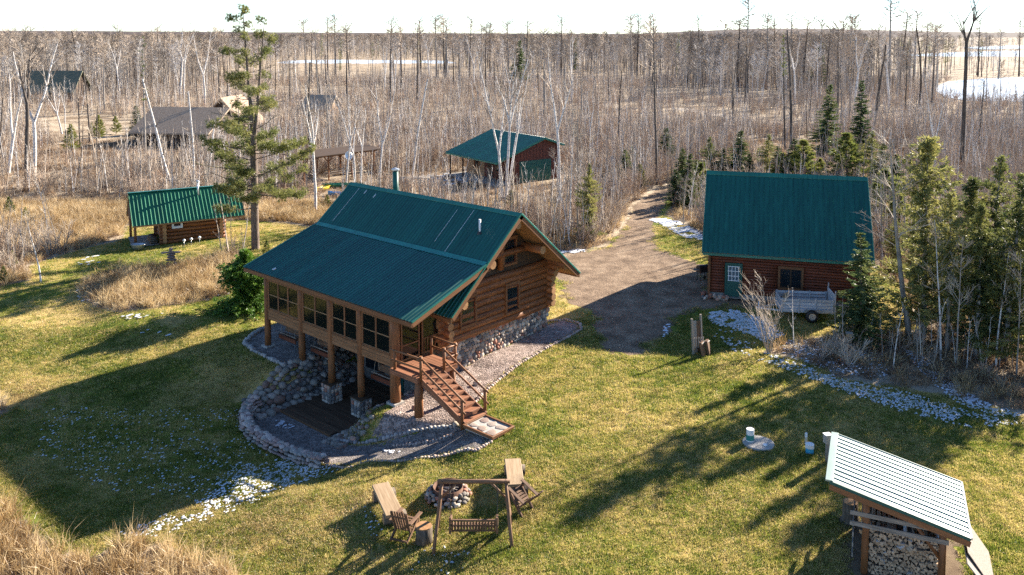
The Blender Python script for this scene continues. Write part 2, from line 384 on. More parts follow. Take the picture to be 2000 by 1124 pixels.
def ground_material():
    m, b = new_mat('ground', .95, .1); N, L = nodes(m)
    geo = N.new('ShaderNodeNewGeometry'); at_ = N.new('ShaderNodeAttribute'); at_.attribute_name = 'lawn'
    def noise(scale, detail=5, rough=.6, stretch=None):
        n = N.new('ShaderNodeTexNoise'); n.inputs['Scale'].default_value = scale; n.inputs['Detail'].default_value = detail; n.inputs['Roughness'].default_value = rough
        L.new(geo.outputs['Position'], n.inputs['Vector']); return n.outputs[0]
    big, mid, fine, vf = noise(.16, 4), noise(.7, 4), noise(5, 4), noise(26, 3, .7)
    ad = N.new('ShaderNodeMath'); ad.operation = 'MULTIPLY_ADD'; ad.inputs[1].default_value = .5; L.new(mid, ad.inputs[0]); L.new(big, ad.inputs[2])
    a2 = N.new('ShaderNodeMath'); a2.operation = 'MULTIPLY_ADD'; a2.inputs[1].default_value = .45; L.new(fine, a2.inputs[0]); L.new(ad.outputs[0], a2.inputs[2])
    lr = ramp(N, [(.09,.13,.018),(.19,.21,.034),(.33,.28,.07),(.46,.34,.13)], [.72, .93, 1.08, 1.26]); L.new(a2.outputs[0], lr.inputs[0])
    wr = ramp(N, [(.15,.107,.070),(.25,.188,.127),(.34,.265,.185),(.42,.34,.245)], [.72, .92, 1.08, 1.25]); L.new(a2.outputs[0], wr.inputs[0])
    mk = N.new('ShaderNodeMath'); mk.operation = 'ADD'; sb = N.new('ShaderNodeMath'); sb.operation = 'MULTIPLY_ADD'; sb.inputs[1].default_value = 1.1; sb.inputs[2].default_value = -.55
    L.new(noise(2.2, 5), sb.inputs[0]); L.new(at_.outputs['Fac'], mk.inputs[0]); L.new(sb.outputs[0], mk.inputs[1])
    st = N.new('ShaderNodeMapRange'); st.inputs[1].default_value = .4; st.inputs[2].default_value = .6; L.new(mk.outputs[0], st.inputs[0])
    mx = N.new('ShaderNodeMix'); mx.data_type = 'RGBA'; L.new(st.outputs[0], mx.inputs[0]); L.new(wr.outputs[0], mx.inputs[6]); L.new(lr.outputs[0], mx.inputs[7])
    hs = N.new('ShaderNodeHueSaturation'); mr = N.new('ShaderNodeMapRange'); mr.inputs[1].default_value = .3; mr.inputs[2].default_value = .7; mr.inputs[3].default_value = .6; mr.inputs[4].default_value = 1.35
    L.new(vf, mr.inputs[0]); L.new(mr.outputs[0], hs.inputs['Value']); L.new(mx.outputs[2], hs.inputs['Color']); L.new(hs.outputs[0], b.inputs['Base Color'])
    bn = N.new('ShaderNodeBump'); bn.inputs['Distance'].default_value = .05; L.new(vf, bn.inputs['Height']); L.new(bn.outputs[0], b.inputs['Normal'])
    return m
gm = np_mesh('ground', np.stack([X, Y, Z], -1).reshape(-1, 3), F, ground_material()); f_attr(gm, 'lawn', lawn)
tag(link('ground', gm), kind='structure')

# thin sheets lying on the ground with ragged edges
def sheet_material(name, cols, scale, rough=.95, bump=.03, bscale=40, ragged=1.2, rscale=3.0, vor=None, rut=False):
    m, b = new_mat(name, rough, .15); N, L = nodes(m)
    geo = N.new('ShaderNodeNewGeometry')
    def noise(sc_, d=4):
        n = N.new('ShaderNodeTexNoise'); n.inputs['Scale'].default_value = sc_; n.inputs['Detail'].default_value = d; L.new(geo.outputs['Position'], n.inputs['Vector']); return n.outputs[0]
    n1 = noise(scale, 5); r = ramp(N, cols, [.3 + .4 * i / (len(cols) - 1) for i in range(len(cols))]); L.new(n1, r.inputs[0]); col = r.outputs[0]
    if vor:
        v = N.new('ShaderNodeTexVoronoi'); v.inputs['Scale'].default_value = vor; L.new(geo.outputs['Position'], v.inputs['Vector'])
        sp = N.new('ShaderNodeSeparateColor'); L.new(v.outputs['Color'], sp.inputs[0])
        mr = N.new('ShaderNodeMapRange'); mr.inputs[3].default_value = .45; mr.inputs[4].default_value = 1.6; L.new(sp.outputs[0], mr.inputs[0])
        hs = N.new('ShaderNodeHueSaturation'); L.new(mr.outputs[0], hs.inputs['Value']); L.new(col, hs.inputs['Color']); col = hs.outputs[0]
        hgt = N.new('ShaderNodeMath'); hgt.operation = 'SUBTRACT'; hgt.inputs[0].default_value = 1; L.new(v.outputs['Distance'], hgt.inputs[1]); hout = hgt.outputs[0]
    else: hout = noise(bscale, 3)
    L.new(col, b.inputs['Base Color'])
    bn = N.new('ShaderNodeBump'); bn.inputs['Distance'].default_value = bump; L.new(hout, bn.inputs['Height']); L.new(bn.outputs[0], b.inputs['Normal'])
    at_ = N.new('ShaderNodeAttribute'); at_.attribute_name = 'mask'
    sb = N.new('ShaderNodeMath'); sb.operation = 'MULTIPLY_ADD'; sb.inputs[1].default_value = ragged; sb.inputs[2].default_value = -.5 * ragged; L.new(noise(rscale, 6), sb.inputs[0])
    ad = N.new('ShaderNodeMath'); ad.operation = 'ADD'; L.new(at_.outputs['Fac'], ad.inputs[0]); L.new(sb.outputs[0], ad.inputs[1])
    st = N.new('ShaderNodeMapRange'); st.inputs[1].default_value = .46; st.inputs[2].default_value = .54; L.new(ad.outputs[0], st.inputs[0])
    t = N.new('ShaderNodeBsdfTransparent'); mx = N.new('ShaderNodeMixShader'); L.new(st.outputs[0], mx.inputs[0]); L.new(t.outputs[0], mx.inputs[1]); L.new(b.outputs[0], mx.inputs[2])
    L.new(mx.outputs[0], N['Material Output'].inputs[0]); return m
def sheet(name, poly, m, res=.25, dz=.006, width=.8, lift=None):
    xs = [p[0] for p in poly]; ys = [p[1] for p in poly]; mg = width
    ax = np.arange(min(xs) - mg, max(xs) + mg, res); ay = np.arange(min(ys) - mg, max(ys) + mg, res)
    XX, YY = np.meshgrid(ax, ay); d = poly_dist(XX, YY, poly); ms = np.clip(.5 + d / width, 0, 1)
    ii = np.arange(XX.size).reshape(XX.shape); cell = np.maximum.reduce([ms[:-1, :-1], ms[1:, :-1], ms[:-1, 1:], ms[1:, 1:]]) > .02
    Fq = np.stack([ii[:-1, :-1], ii[:-1, 1:], ii[1:, 1:], ii[1:, :-1]], -1)[cell]
    used, inv = np.unique(Fq.ravel(), return_inverse=True)
    ZZ = terrain(XX, YY) + dz + (lift(ms) if lift else 0)
    V = np.stack([XX, YY, ZZ], -1).reshape(-1, 3)[used]
    me = np_mesh(name, V, inv.reshape(-1, 4), m); f_attr(me, 'mask', ms.ravel()[used]); return link(name, me)
M['drive'] = sheet_material('driveway_gravel', [(.13,.086,.055),(.22,.152,.10),(.31,.225,.152)], .9, bump=.03, ragged=1.0, rscale=1.6, vor=24)
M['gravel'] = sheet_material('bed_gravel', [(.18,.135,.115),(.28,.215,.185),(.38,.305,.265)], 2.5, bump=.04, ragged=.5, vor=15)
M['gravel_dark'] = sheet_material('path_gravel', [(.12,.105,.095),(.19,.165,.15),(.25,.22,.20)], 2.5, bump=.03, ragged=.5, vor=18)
tag(sheet('driveway', DRIVE, M['drive'], .25, .006, 1.6), kind='structure')
tag(sheet('gravel_bed', GABLE_BED, M['gravel'], .12, .012, .35), kind='structure')
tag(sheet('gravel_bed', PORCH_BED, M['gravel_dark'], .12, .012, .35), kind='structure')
tag(sheet('gravel_bed', POST_BED, M['gravel'], .12, .012, .5), kind='structure')
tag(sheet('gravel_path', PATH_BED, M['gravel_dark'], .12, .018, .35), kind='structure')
FLOORBED = [tuple(hworld(a, b)[:2]) for a, b in ((-4.1,1.0),(-4.0,6.2),(-2.2,6.9),(3.0,6.9),(3.0,1.2),(-2.2,1.2))]
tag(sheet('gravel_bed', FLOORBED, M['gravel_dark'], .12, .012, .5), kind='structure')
M['bare'] = sheet_material('trodden_earth', [(.14,.095,.06),(.22,.16,.10)], 2, ragged=1.6, rscale=1.8)
tag(sheet('bare_earth', gpoly([(560,505),(700,470),(640,455),(560,470)]), M['bare'], .3, .006, 2.0), kind='structure')
tag(sheet('bare_earth', SHED_FLOOR, M['bare'], .2, .006, 1.2), kind='structure')
# a gravel track out in the scrub, the lakes, far hill
M['track'] = sheet_material('track_gravel', [(.34,.28,.22),(.46,.40,.33)], .6, ragged=.5, rscale=.3)
def ribbon(pix, wd):
    c = [Vector(at2(u, v) + (0,)) for u, v in pix]; l = []; r = []
    for i, p in enumerate(c):
        d = (c[min(i + 1, len(c) - 1)] - c[max(i - 1, 0)]).normalized(); s = Vector((-d.y, d.x, 0)) * wd / 2; l.append(tuple((p + s)[:2])); r.append(tuple((p - s)[:2]))
    return l + r[::-1]
tag(sheet('track', ribbon([(1330,212),(1380,222),(1440,232),(1500,240),(1560,252)], 4.5), M['track'], 1.0, .03, 1.5), kind='structure')
def water_mat():
    m, b = new_mat('lake_ice', .30, .5); N, L = nodes(m); b.inputs['Base Color'].default_value = (.60, .66, .72, 1)
    g = N.new('ShaderNodeNewGeometry'); n = N.new('ShaderNodeTexNoise'); n.inputs['Scale'].default_value = .35; n.inputs['Detail'].default_value = 4
    L.new(g.outputs['Position'], n.inputs['Vector']); bn = N.new('ShaderNodeBump'); bn.inputs['Distance'].default_value = .12; L.new(n.outputs[0], bn.inputs['Height']); L.new(bn.outputs[0], b.inputs['Normal']); return m
M['water'] = water_mat()
LAKES = []
def lake(pix, z):
    pts = [at(u, v, z) for u, v in pix]; LAKES.append([(p.x, p.y) for p in pts]); mb = MB()
    mb.add([tuple(p) for p in pts], [tuple(range(len(pts)))[::-1]]); o = mb.build('lake', M['water']); tag(o, kind='structure'); return o
LAKE_PIX = [([(480,136),(560,119),(650,117),(760,118),(870,119),(900,125),(880,132),(820,137),(700,137),(600,138)], -.2),
            ([(1822,172),(1850,160),(1920,154),(2020,150),(2400,146),(2400,205),(2060,202),(1960,198),(1890,197),(1845,190)], .12),
            ([(1770,108),(1850,103),(1960,100),(2400,97),(2400,116),(2000,118),(1900,122),(1820,118)], -.7),
            ([(1880,93),(1960,90),(2400,87),(2400,93.5),(2000,95),(1920,97)], -1.0)]
for pix, z in LAKE_PIX: lake(pix, z)
M['hill'] = mat('far_wooded_hill', [(.075,.062,.060),(.13,.105,.095)], .95, .1, .02, (1,1,1), 6)
def hill(u0, u1, dist, tops, name='hill'):
    """rounded ridge across the view at a distance"""
    n = 60; V = []; rng = random.Random(3)
    for i in range(n):
        t = i / (n - 1); u = u0 + (u1 - u0) * t; k = t * (len(tops) - 1); j = min(int(k), len(tops) - 2); v = tops[j] + (tops[j + 1] - tops[j]) * (k - j)
        d = ray(u, v); s = dist / d.y; top = CAMZ + d.z * s; top += rng.uniform(-.6, .6)
        for dy, f in ((-420, 0), (-250, .45), (-90, .88), (0, 1), (200, .8), (700, -.1)): V.append((d.x * s * (1 + dy / dist), dist + dy, -3 + (top + 3) * f))
    F_ = [(i * 6 + j, (i + 1) * 6 + j, (i + 1) * 6 + j + 1, i * 6 + j + 1) for i in range(n - 1) for j in range(5)]
    return tag(MB().add(V, F_).build(name, M['hill'], None, True), kind='structure')
hill(1250, 2500, 4200, [66, 60, 55.5, 57, 60, 63, 63.5, 64, 64, 64, 64])
hill(-500, 1300, 3600, [62, 61, 60.5, 61, 62.5, 64, 65, 66, 66.5])
# ------------------------------------------------------------------ main log cabin
cab = empty('log_cabin', HP, HANG, 'large log cabin with dark green metal roof, screened porch and cobblestone base', 'cabin')
rng = random.Random(11)
YL = 10.7                                                   # length along the porch
RX, RZ, SL = 7.0, 7.33, .83                                 # ridge
def main_z(x): return RZ - SL * abs(x - RX)
Y0, Y1 = -1.5, 12.1
# foundation with single stones on the sunny gable side
fnd = box('foundation', 3.05, 11.0, .12, YL, -2.3, 1.2, M['mortar'], cab)
x = 3.05
row = 0; z = -.62
while z < 1.13:
    x = 3.0 + (.13 if row % 2 else 0) + rng.uniform(-.05, .05)
    while x < 11.05:
        wd = rng.uniform(.15, .42); gz = tz(*hworld(x, 0)[:2])
        if z > gz - .22:
            put_stone((x + wd / 2, .10 + rng.uniform(-.01, .02), z + rng.uniform(-.03, .03)), (wd * 1.02, .20, rng.uniform(.18, .30)), (rng.uniform(-.15, .15), rng.uniform(-.8, .8), rng.uniform(-.1, .1)), fnd, rng=rng)
        x += wd * .93
    z += .192; row += 1
for k in range(9):                                          # quoin stones round the far corner
    for xx in (.25, .6): put_stone((11.0, xx, -.35 + k * .19), (.18, .34, .23), (0, rng.uniform(-.3, .3), 0), fnd, rng=rng)
# stones of the walk-out wall under the porch
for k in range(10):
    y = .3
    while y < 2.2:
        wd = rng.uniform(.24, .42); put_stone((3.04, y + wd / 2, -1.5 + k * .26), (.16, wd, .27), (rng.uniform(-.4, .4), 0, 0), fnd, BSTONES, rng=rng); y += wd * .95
box('door', 3.0, 3.06, 3.0, 4.0, -2.0, .05, M['green_paint'], cab)
lw = MB(); lw.box(2.99, 3.05, 4.5, 6.0, -1.4, -.1).build('lower_window', M['glass'], cab)
# log walls
LR = .19; CO = .345
def gable_logs(y):
    for k in range(8):
        zc = 1.36 + k * CO
        e0, e1 = (2.62, 11.42)
        if k >= 5: e1 += (k - 4) * .17; e0 -= 0
        if k in (1, 3): e0 -= .1; e1 += .06
        pole('log', (e0 + rng.uniform(-.05, .05), y, zc), (e1 + rng.uniform(-.05, .05), y, zc), LR * rng.uniform(.97, 1.08), LR * rng.uniform(.93, 1.05), M['log'], cab, 12, rng, M['log_end'])
gable_logs(.0); gable_logs(YL)
for xw in (3.05, 11.0):
    for k in range(8):
        zc = 1.36 + CO / 2 + k * CO
        e0 = -.46 - (max(0, k - 4) * .16 if xw > 5 else 0)
        pole('log', (xw, e0 + rng.uniform(-.05, .05), zc), (xw, YL + .45, zc), LR, LR * .95, M['log'], cab, 12, rng, M['log_end'])
box('floor', 3.2, 10.9, .2, YL - .2, 1.15, 1.25, M['deck'], cab)
# gable triangles in dark boards
for y in (.03, YL - .09):
    n = 20
    for i in range(n):
        x0 = 3.2 + 7.6 * i / n; x1 = 3.2 + 7.6 * (i + 1) / n - .012
        pl = [(x0, 3.9), (x1, 3.9), (x1, main_z(x1) - .28), (x0, main_z(x0) - .28)]
        if x0 < RX < x1: pl.insert(3, (RX, main_z(RX) - .28))
        MB().prism(pl, y, y + .06).build('gable_board', M['gable'], cab)
gb = MB()
gb.prism([(3.2, 3.8), (10.8, 3.8), (RX, main_z(RX) - .33)], .095, .13); gb.build('gable_lining', M['gable'], cab)
# purlins and plates sticking out under the overhang
for (px, pz, r) in ((RX, 6.78, .24), (8.98, 5.05, .22), (5.1, 5.05, .22), (11.0, 3.80, .22), (3.12, 3.50, .21)):
    pole('purlin', (px, Y0 + .13, pz), (px, 1.2, pz), r, r, M['log'], cab, 14, rng, M['log_end'])
    pole('purlin', (px, YL - 1.2, pz), (px, Y1 - .13, pz), r, r, M['log'], cab, 14, rng, M['log_end'])
pole('king_post', (RX, -.14, 4.2), (RX, -.14, 6.6), .16, .16, M['log'], cab, 10, rng)
pole('collar_beam', (5.0, -.16, 5.0), (9.0, -.16, 5.0), .17, .17, M['log'], cab, 10, rng)
# windows in the gable wall
def window(x0, x1, z0, z1, y=-.19, name='window', parent=cab, panes=1, trim=M['trim'], sash=M['log_dark']):
    f = MB(); t = .12
    f.box(x0 - t, x1 + t, y - .05, y + .14, z1, z1 + t * 1.3); f.box(x0 - t, x1 + t, y - .08, y + .14, z0 - t, z0)
    f.box(x0 - t, x0, y - .05, y + .139, z0 + .001, z1 - .001); f.box(x1, x1 + t, y - .05, y + .139, z0 + .001, z1 - .001)
    fo = f.build(name, trim, parent)
    for i in range(panes):
        a = x0 + (x1 - x0) * i / panes; b = x0 + (x1 - x0) * (i + 1) / panes
        s = MB(); q = .045
        s.box(a, a + q, y - .01, y + .05, z0, z1); s.box(b - q, b, y - .01, y + .05, z0, z1); s.box(a + q, b - q, y - .009, y + .049, z0, z0 + q); s.box(a + q, b - q, y - .009, y + .049, z1 - q, z1)
        s.build('sash', sash, fo)
        box('pane', a + q, b - q, y + .015, y + .03, z0 + q, z1 - q, M['glass'], fo)
    return fo
window(7.42, 8.32, 1.82, 3.20); window(4.05, 5.0, 1.95, 3.25)
window(5.5, 6.2, 4.35, 5.55, y=.0); window(7.45, 8.3, 4.35, 5.6, y=.0)
box('room_curtain', 7.42, 8.32, .35, .37, 2.75, 3.2, M['white_paint'], cab)
# ------- roof
roof = MB()
th = .16
roof.prism([(RX, RZ - .03), (2.05, main_z(2.05) - .03), (2.05, main_z(2.05) - .03 - th), (RX, RZ - .03 - th * 1.3), (11.95, main_z(11.95) - .03 - th), (11.95, main_z(11.95) - .03)], Y0 + .03, Y1 - .03)
roof = roof.build('roof', M['soffit'], cab)
NP = 15; PW = (Y1 - Y0) / NP
def front_panels():
    # local X down the slope (towards -x), Y must make the normal point up: along -y
    return roof_plane(roof, (RX, Y1, RZ), (2.0, Y1, main_z(2.0)), (0, -1, 0), Y1 - Y0, M['roof'], NP)
front_panels()
roof_plane(roof, (RX, Y0, RZ), (12.0, Y0, main_z(12.0)), (0, 1, 0), Y1 - Y0, M['roof'], NP)
# ridge cap
cap = MB(); cap.prism([(RX - .2, RZ - .166 + .06), (RX, RZ + .05), (RX + .2, RZ - .166 + .06), (RX + .2, RZ - .166 + .045), (RX, RZ + .033), (RX - .2, RZ - .166 + .045)], Y0 - .02, Y1 + .02); cap.build('ridge_cap', M['roof_trim'], roof)
# porch roof
SX, SZ, EX, EZ = 4.4, main_z(4.4) + .06, -.42, 3.62
pr = MB(); pr.prism([(SX, SZ - .03), (EX + .04, EZ - .03), (EX + .04, EZ - .19), (SX + .3, SZ - .10)], Y0 + .03, Y1 - .03); pr = pr.build('porch_roof', M['soffit'], cab)
roof_plane(pr, (SX, Y1, SZ), (EX, Y1, EZ), (0, -1, 0), Y1 - Y0, M['roof'], NP)
sd = Vector((EX - SX, 0, EZ - SZ)).normalized(); ud = Vector((RX - SX, 0, RZ - main_z(SX))).normalized()
fl = MB(); a_ = Vector((SX, 0, SZ + .045)); p_ = [a_ + sd * .17, a_ + Vector((0, 0, .012)), a_ + ud * .14 + Vector((0, 0, -.01))]
fl.add([(p.x, Y0 - .01, p.z) for p in p_] + [(p.x, Y1 + .01, p.z) for p in p_], [(0, 1, 4, 3), (1, 2, 5, 4)]); fl.build('transition_flashing', metal('lighter_green_flashing', (.016, .175, .150), .42), roof)
# fascia boards and green rake trim
def rake(parent, y, x0, z0, x1, z1, side):
    d = Vector((x1 - x0, 0, z1 - z0)); n = Vector((-d.z, 0, d.x)).normalized(); n = n if n.z > 0 else -n
    f = side * .035
    bar('fascia', Vector((x0, y + f, z0)) - n * .14, Vector((x1, y + f, z1)) - n * .14, .05, .24, M['trim'], parent, up=tuple(n))
    bar('rake_trim', Vector((x0, y + f * 1.1, z0)) + n * .015, Vector((x1, y + f * 1.1, z1)) + n * .015, .10, .09, M['roof_trim'], parent, up=tuple(n))
for y, s in ((Y0, -1), (Y1, 1)):
    rake(roof, y, RX, RZ, 2.03, main_z(2.03), s); rake(roof, y, RX, RZ, 11.97, main_z(11.97), s)
    rake(pr, y, SX, SZ, EX - .01, EZ, s)
bar('fascia', (EX - .01, Y0 - .06, EZ - .13), (EX - .01, Y1 + .06, EZ - .13), .045, .20, M['trim'], pr)
bar('fascia', (2.01, Y0, main_z(2.0) - .13), (2.01, .9, main_z(2.0) - .13), .045, .18, M['trim'], roof)
bar('fascia', (12.0, Y0, main_z(12.0) - .13), (12.0, Y1, main_z(12.0) - .13), .045, .2, M['trim'], roof)
# pale streaks where snow guards and seams caught frost
def on_main(y, x, up=.04): return Vector((x, y, main_z(x) + up))
M['frost'] = mat('frost_streak', [(.50,.55,.55),(.72,.75,.75)], .6, .3, 9)
for y, xa, xb in ((11.05, 6.75, 4.75), (2.6, 6.6, 4.9), (1.5, 6.75, 4.55)):
    bar('seam_strip', on_main(y, xa), on_main(y, xb), .022, .008, M['frost'], roof, up=(-SL, 0, 1))
for y, x_ in ((10.3, 6.72), (9.35, 6.6)): bar('snow_scrap', on_main(y, x_), on_main(y, x_ - .22), .09, .02, M['frost'], roof, up=(-SL, 0, 1))
bar('snow_scrap', (-.05, 9.95, EZ + .19), (.12, 9.9, EZ + .25), .14, .02, M['frost'], pr, up=(-.35, 0, 1))
# vent pipe and stove chimney
vz = main_z(5.75); pole('vent_pipe', (5.75, .15, vz - .1), (5.75, .15, vz + .72), .055, .055, M['white_paint'], roof, 12)
MB().tube([(5.75, .15, vz - .06), (5.75, .15, vz + .07), (5.75, .15, vz + .10)], [.15, .10, .065], 12).build('pipe_boot', M['black_metal'], roof)
ch = MB().tube([(8.6, 9.9, main_z(8.6) - .2), (8.6, 9.9, 8.05)], [.17, .17], 14).build('chimney', M['green_paint'], cab, True)
MB().tube([(8.6, 9.9, 8.03), (8.6, 9.9, 8.2)], [.12, .12], 12).build('chimney_neck', M['black_metal'], ch)
MB().tube([(8.6, 9.9, 8.16), (8.6, 9.9, 8.22), (8.6, 9.9, 8.30)], [.25, .25, .05], 14).build('chimney_cap', M['galv'], ch)
M['siding_pale'] = mat('pale_window_wood', [(.22,.125,.06),(.32,.20,.105)], .6, .35, 3)
# ------- screened porch
PY = [.12, 2.63, 4.97, 7.45, 10.62]
zb = [-.62, -1.08, -1.02, -.55, -.5]
for i, y in enumerate(PY):
    r = .235 if i == 0 else .165
    pole('post', (0, y, zb[i]), (0, y, 3.42), r * 1.06, r * .94, M['post'], cab, 14, rng)
bar('header_beam', (0, -.1, 3.30), (0, YL + .1, 3.30), .18, .28, M['trim'], cab)
for k in range(3): bar('siding_board', (-.03, .3, 1.065 + k * .178), (-.03, YL - .1, 1.065 + k * .178), .06 + .008 * (k % 2), .172, M['siding'], cab)
bar('floor_beam', (.12, .1, 1.08), (.12, YL, 1.08), .2, .2, M['trim'], cab)
MB().box(.1, 2.95, .1, YL - .05, 1.02, 1.14).build('porch_floor', M['deck'], cab)
for k in range(8): bar('joist', (.2, .5 + k * 1.36, .95), (2.95, .5 + k * 1.36, .95), .08, .16, M['trim'], cab)
def porch_window(y0, y1, nw, x=-.02):
    z0, z1 = 1.60, 3.14
    bar('rail', (x, y0, z1 + .03), (x, y1, z1 + .03), .10, .09, M['trim'], cab); bar('rail', (x, y0, z0 - .03), (x, y1, z0 - .03), .13, .07, M['trim'], cab)
    wd = (y1 - y0) / nw
    for i in range(nw + 1):
        yy = y0 + wd * i; bar('mullion', (x, yy, z0), (x, yy, z1 - .01), .075, .11, M['trim'], cab, up=(0, 1, 0))
    for i in range(nw):
        a, b = y0 + wd * i + .05, y0 + wd * (i + 1) - .05
        f = MB(); f.box(x - .02, x + .02, a, b, z0 + .75, z0 + .795); f.box(x - .018, x + .018, a, b, z0 + .005, z0 + .03); f.box(x - .018, x + .018, a, b, z1 - .04, z1 - .012); fo = f.build('window', M['siding_pale'], cab)
        box('pane', x - .006, x + .006, a, b, z0 + .03, z0 + .75, M['screen'], fo); box('pane', x - .006, x + .006, a, b, z0 + .795, z1 - .04, M['screen'], fo)
porch_window(.42, PY[1] - .2, 2); porch_window(PY[1] + .2, PY[2] - .2, 2); porch_window(PY[2] + .2, PY[3] - .2, 2); porch_window(PY[3] + .22, PY[4] - .22, 3)
def side_screen(y):
    for xa, xb in ((.28, 1.45), (1.6, 2.75)):
        f = MB(); f.box(xa, xb, y - .04, y + .04, 3.1, 3.2); f.box(xa, xb, y - .04, y + .04, 1.2, 1.28); f.box(xa, xb, y - .035, y + .035, 1.9, 1.96)
        f.box(xa, xa + .08, y - .039, y + .039, 1.281, 3.099); f.box(xb - .08, xb, y - .039, y + .039, 1.281, 3.099); fo = f.build('screen_door' if xa > 1 else 'window', M['trim'], cab)
        box('pane', xa + .08, xb - .08, y - .006, y + .006, 1.28, 1.9, M['screen'], fo); box('pane', xa + .08, xb - .08, y - .006, y + .006, 1.96, 3.1, M['screen'], fo)
        if xa > 1:
            for j in range(5): bar('baluster', (xa + .17 + j * .17, y - .03, 1.28), (xa + .17 + j * .17, y - .03, 1.9), .035, .035, M['post'], fo)
    bar('header_beam', (.1, y, 3.32), (3.0, y, 3.32), .16, .22, M['trim'], cab)
side_screen(.05); side_screen(YL - .05)
# piers and footing blocks
def pier(y, z0, z1, half=.36):
    p = box('pier', -half, half, y - half, y + half, z0, z1, M['mortar'], cab); zz = z0 + .1
    while zz < z1 - .06:
        for face in range(2):
            q = -half + .1
            while q < half - .02:
                wd = rng.uniform(.17, .30); s = (.12, wd, .24) if face == 0 else (wd, .12, .24)
                c = (-half, y + min(q + wd / 2 - .05, half - .1), zz) if face == 0 else (min(q + wd / 2 - .05, half - .1), y - half, zz)
                put_stone(c, s, (rng.uniform(-.3, .3) if face == 0 else 0, rng.uniform(-.3, .3) if face else 0, 0), p, rng=rng); q += wd * .95
        zz += .2
    box('pier_cap', -half - .03, half + .03, y - half - .03, y + half + .03, z1, z1 + .05, M['deck'], p)
pier(PY[1], -2.05, -1.13); pier(PY[2], -2.05, -1.07)
for y, z_, s in ((PY[0], -.62, .30), (PY[3], -.55, .24), (PY[4], -.5, .27)): box('footing', -s, s, y - s, y + s, z_ - .3, z_ + .01, M['concrete'], cab)
# landing and stairs on the sunny side
for k in range(10): bar('landing_board', (-.55 + .12 + k * .245, -.2, 1.20), (-.55 + .12 + k * .245, -2.05, 1.20), .235, .045, M['stair'], cab)
for x0 in (-.52, 1.88): bar('landing_joist', (x0, -.15, 1.07), (x0, -2.0, 1.07), .08, .2, M['stair'], cab)
bar('landing_joist', (-.55, -2.0, 1.07), (1.92, -2.0, 1.07), .08, .2, M['stair'], cab)
pole('landing_post', (-.36, -1.88, -.6), (-.36, -1.88, .97), .21, .19, M['post'], cab, 14, rng)
pole('landing_post', (1.75, -1.88, -.4), (1.75, -1.88, .97), .14, .13, M['post'], cab, 12, rng)
SXA, SXB = -.28, .94; NT = 8; ys, ye, zs, ze = -2.07, -4.75, 1.2, -.10
for k in range(NT):
    zt = zs - (zs - ze) * (k + 1) / (NT + .4); y_ = ys - (ys - ye) * (k + .5) / NT
    bar('tread', (SXA, y_, zt), (SXB, y_, zt), .36, .055, M['stair'], cab); bar('riser', (SXA + .02, y_ + .165, zt + .085), (SXB - .02, y_ + .165, zt + .085), .03, .12, M['stair'], cab)
for xs_ in (SXA - .05, SXB + .05): bar('stringer', (xs_, ys + .1, zs - .15), (xs_, ye + .05, ze - .05), .07, .30, M['stair'], cab)
def rail_post(x, y, z0, z1, r=.075): pole('rail_post', (x, y, z0), (x, y, z1), r, r * .95, M['post'], cab, 9, rng)
for x_ in (SXA - .1, SXB + .1):
    rail_post(x_, ye + .15, -.35, .98); rail_post(x_, ys + .02, 1.05, 2.2)
    for h in (.95, .45): pole('handrail', (x_, ys + .1, zs + h), (x_, ye - .05, ze + h + .02), .05, .045, M['post'], cab, 8, rng)
rail_post(-.48, -.42, 1.1, 2.1); rail_post(1.85, -1.95, 1.05, 2.2); rail_post(1.85, -.35, 1.1, 2.15)
for h in (2.08, 1.62):
    pole('handrail', (-.48, -.15, h), (-.40, -2.15, h), .055, .05, M['post'], cab, 8, rng); pole('handrail', (1.85, -.2, h), (1.85, -2.1, h), .055, .05, M['post'], cab, 8, rng)
    pole('handrail', (SXB + .1, -1.97, h), (1.95, -1.97, h), .05, .045, M['post'], cab, 8, rng)
pole('handrail', (-.6, -2.03, 2.08), (SXA - .05, -2.03, 2.1), .05, .045, M['post'], cab, 8, rng)
# ------- things under the porch: hanging benches
def hanging_bench(y, x, z, label):
    r_ = empty('hanging_bench', hworld(x, y, z), HANG, label, 'bench', 'benches hung under the porch')
    bar('seat', (0, -.75, 0), (0, .75, 0), .42, .05, M['dark_furn'], r_); bar('backrest', (.2, -.75, .28), (.2, .75, .28), .04, .34, M['dark_furn'], r_)
    bar('front_board', (-.22, -.78, -.06), (-.22, .78, -.06), .05, .22, M['log_dark'], r_)
    bar('arm_rail', (-.2, -.8, .16), (-.2, .8, .16), .06, .035, M['grey_wood'], r_)
    for yy in (-.62, .62):
        bar('rope', (-.2, yy, .1), (0, yy, 1.05 - z - .02), .022, .022, M['grey_wood'], r_); bar('rope', (.2, yy, .1), (0, yy, 1.05 - z - .02), .022, .022, M['grey_wood'], r_)
hanging_bench(9.6, .75, -.02, 'hanging bench under the porch, nearest the leftmost post'); hanging_bench(6.65, .75, -.05, 'hanging bench under the porch between the middle posts'); hanging_bench(1.55, .6, -.05, 'hanging bench under the porch next to the thick corner post')
# patio deck
pd = empty('patio_deck', hworld(0, 4, PATIO_Z), HANG, 'low dark plank deck of the sunken patio under the porch', 'deck')
nb = 34
for k in range(nb):
    xx = -2.32 + k * .155
    bar('plank', (xx, -2.15 if k > 2 else -2.0, .02), (xx, 1.95 if xx < -.5 else 2.1, .02), .145, .04, M['deck'], pd)
box('rim_joist', -2.42, -2.36, -2.05, 1.98, -.2, .035, M['siding'], pd)
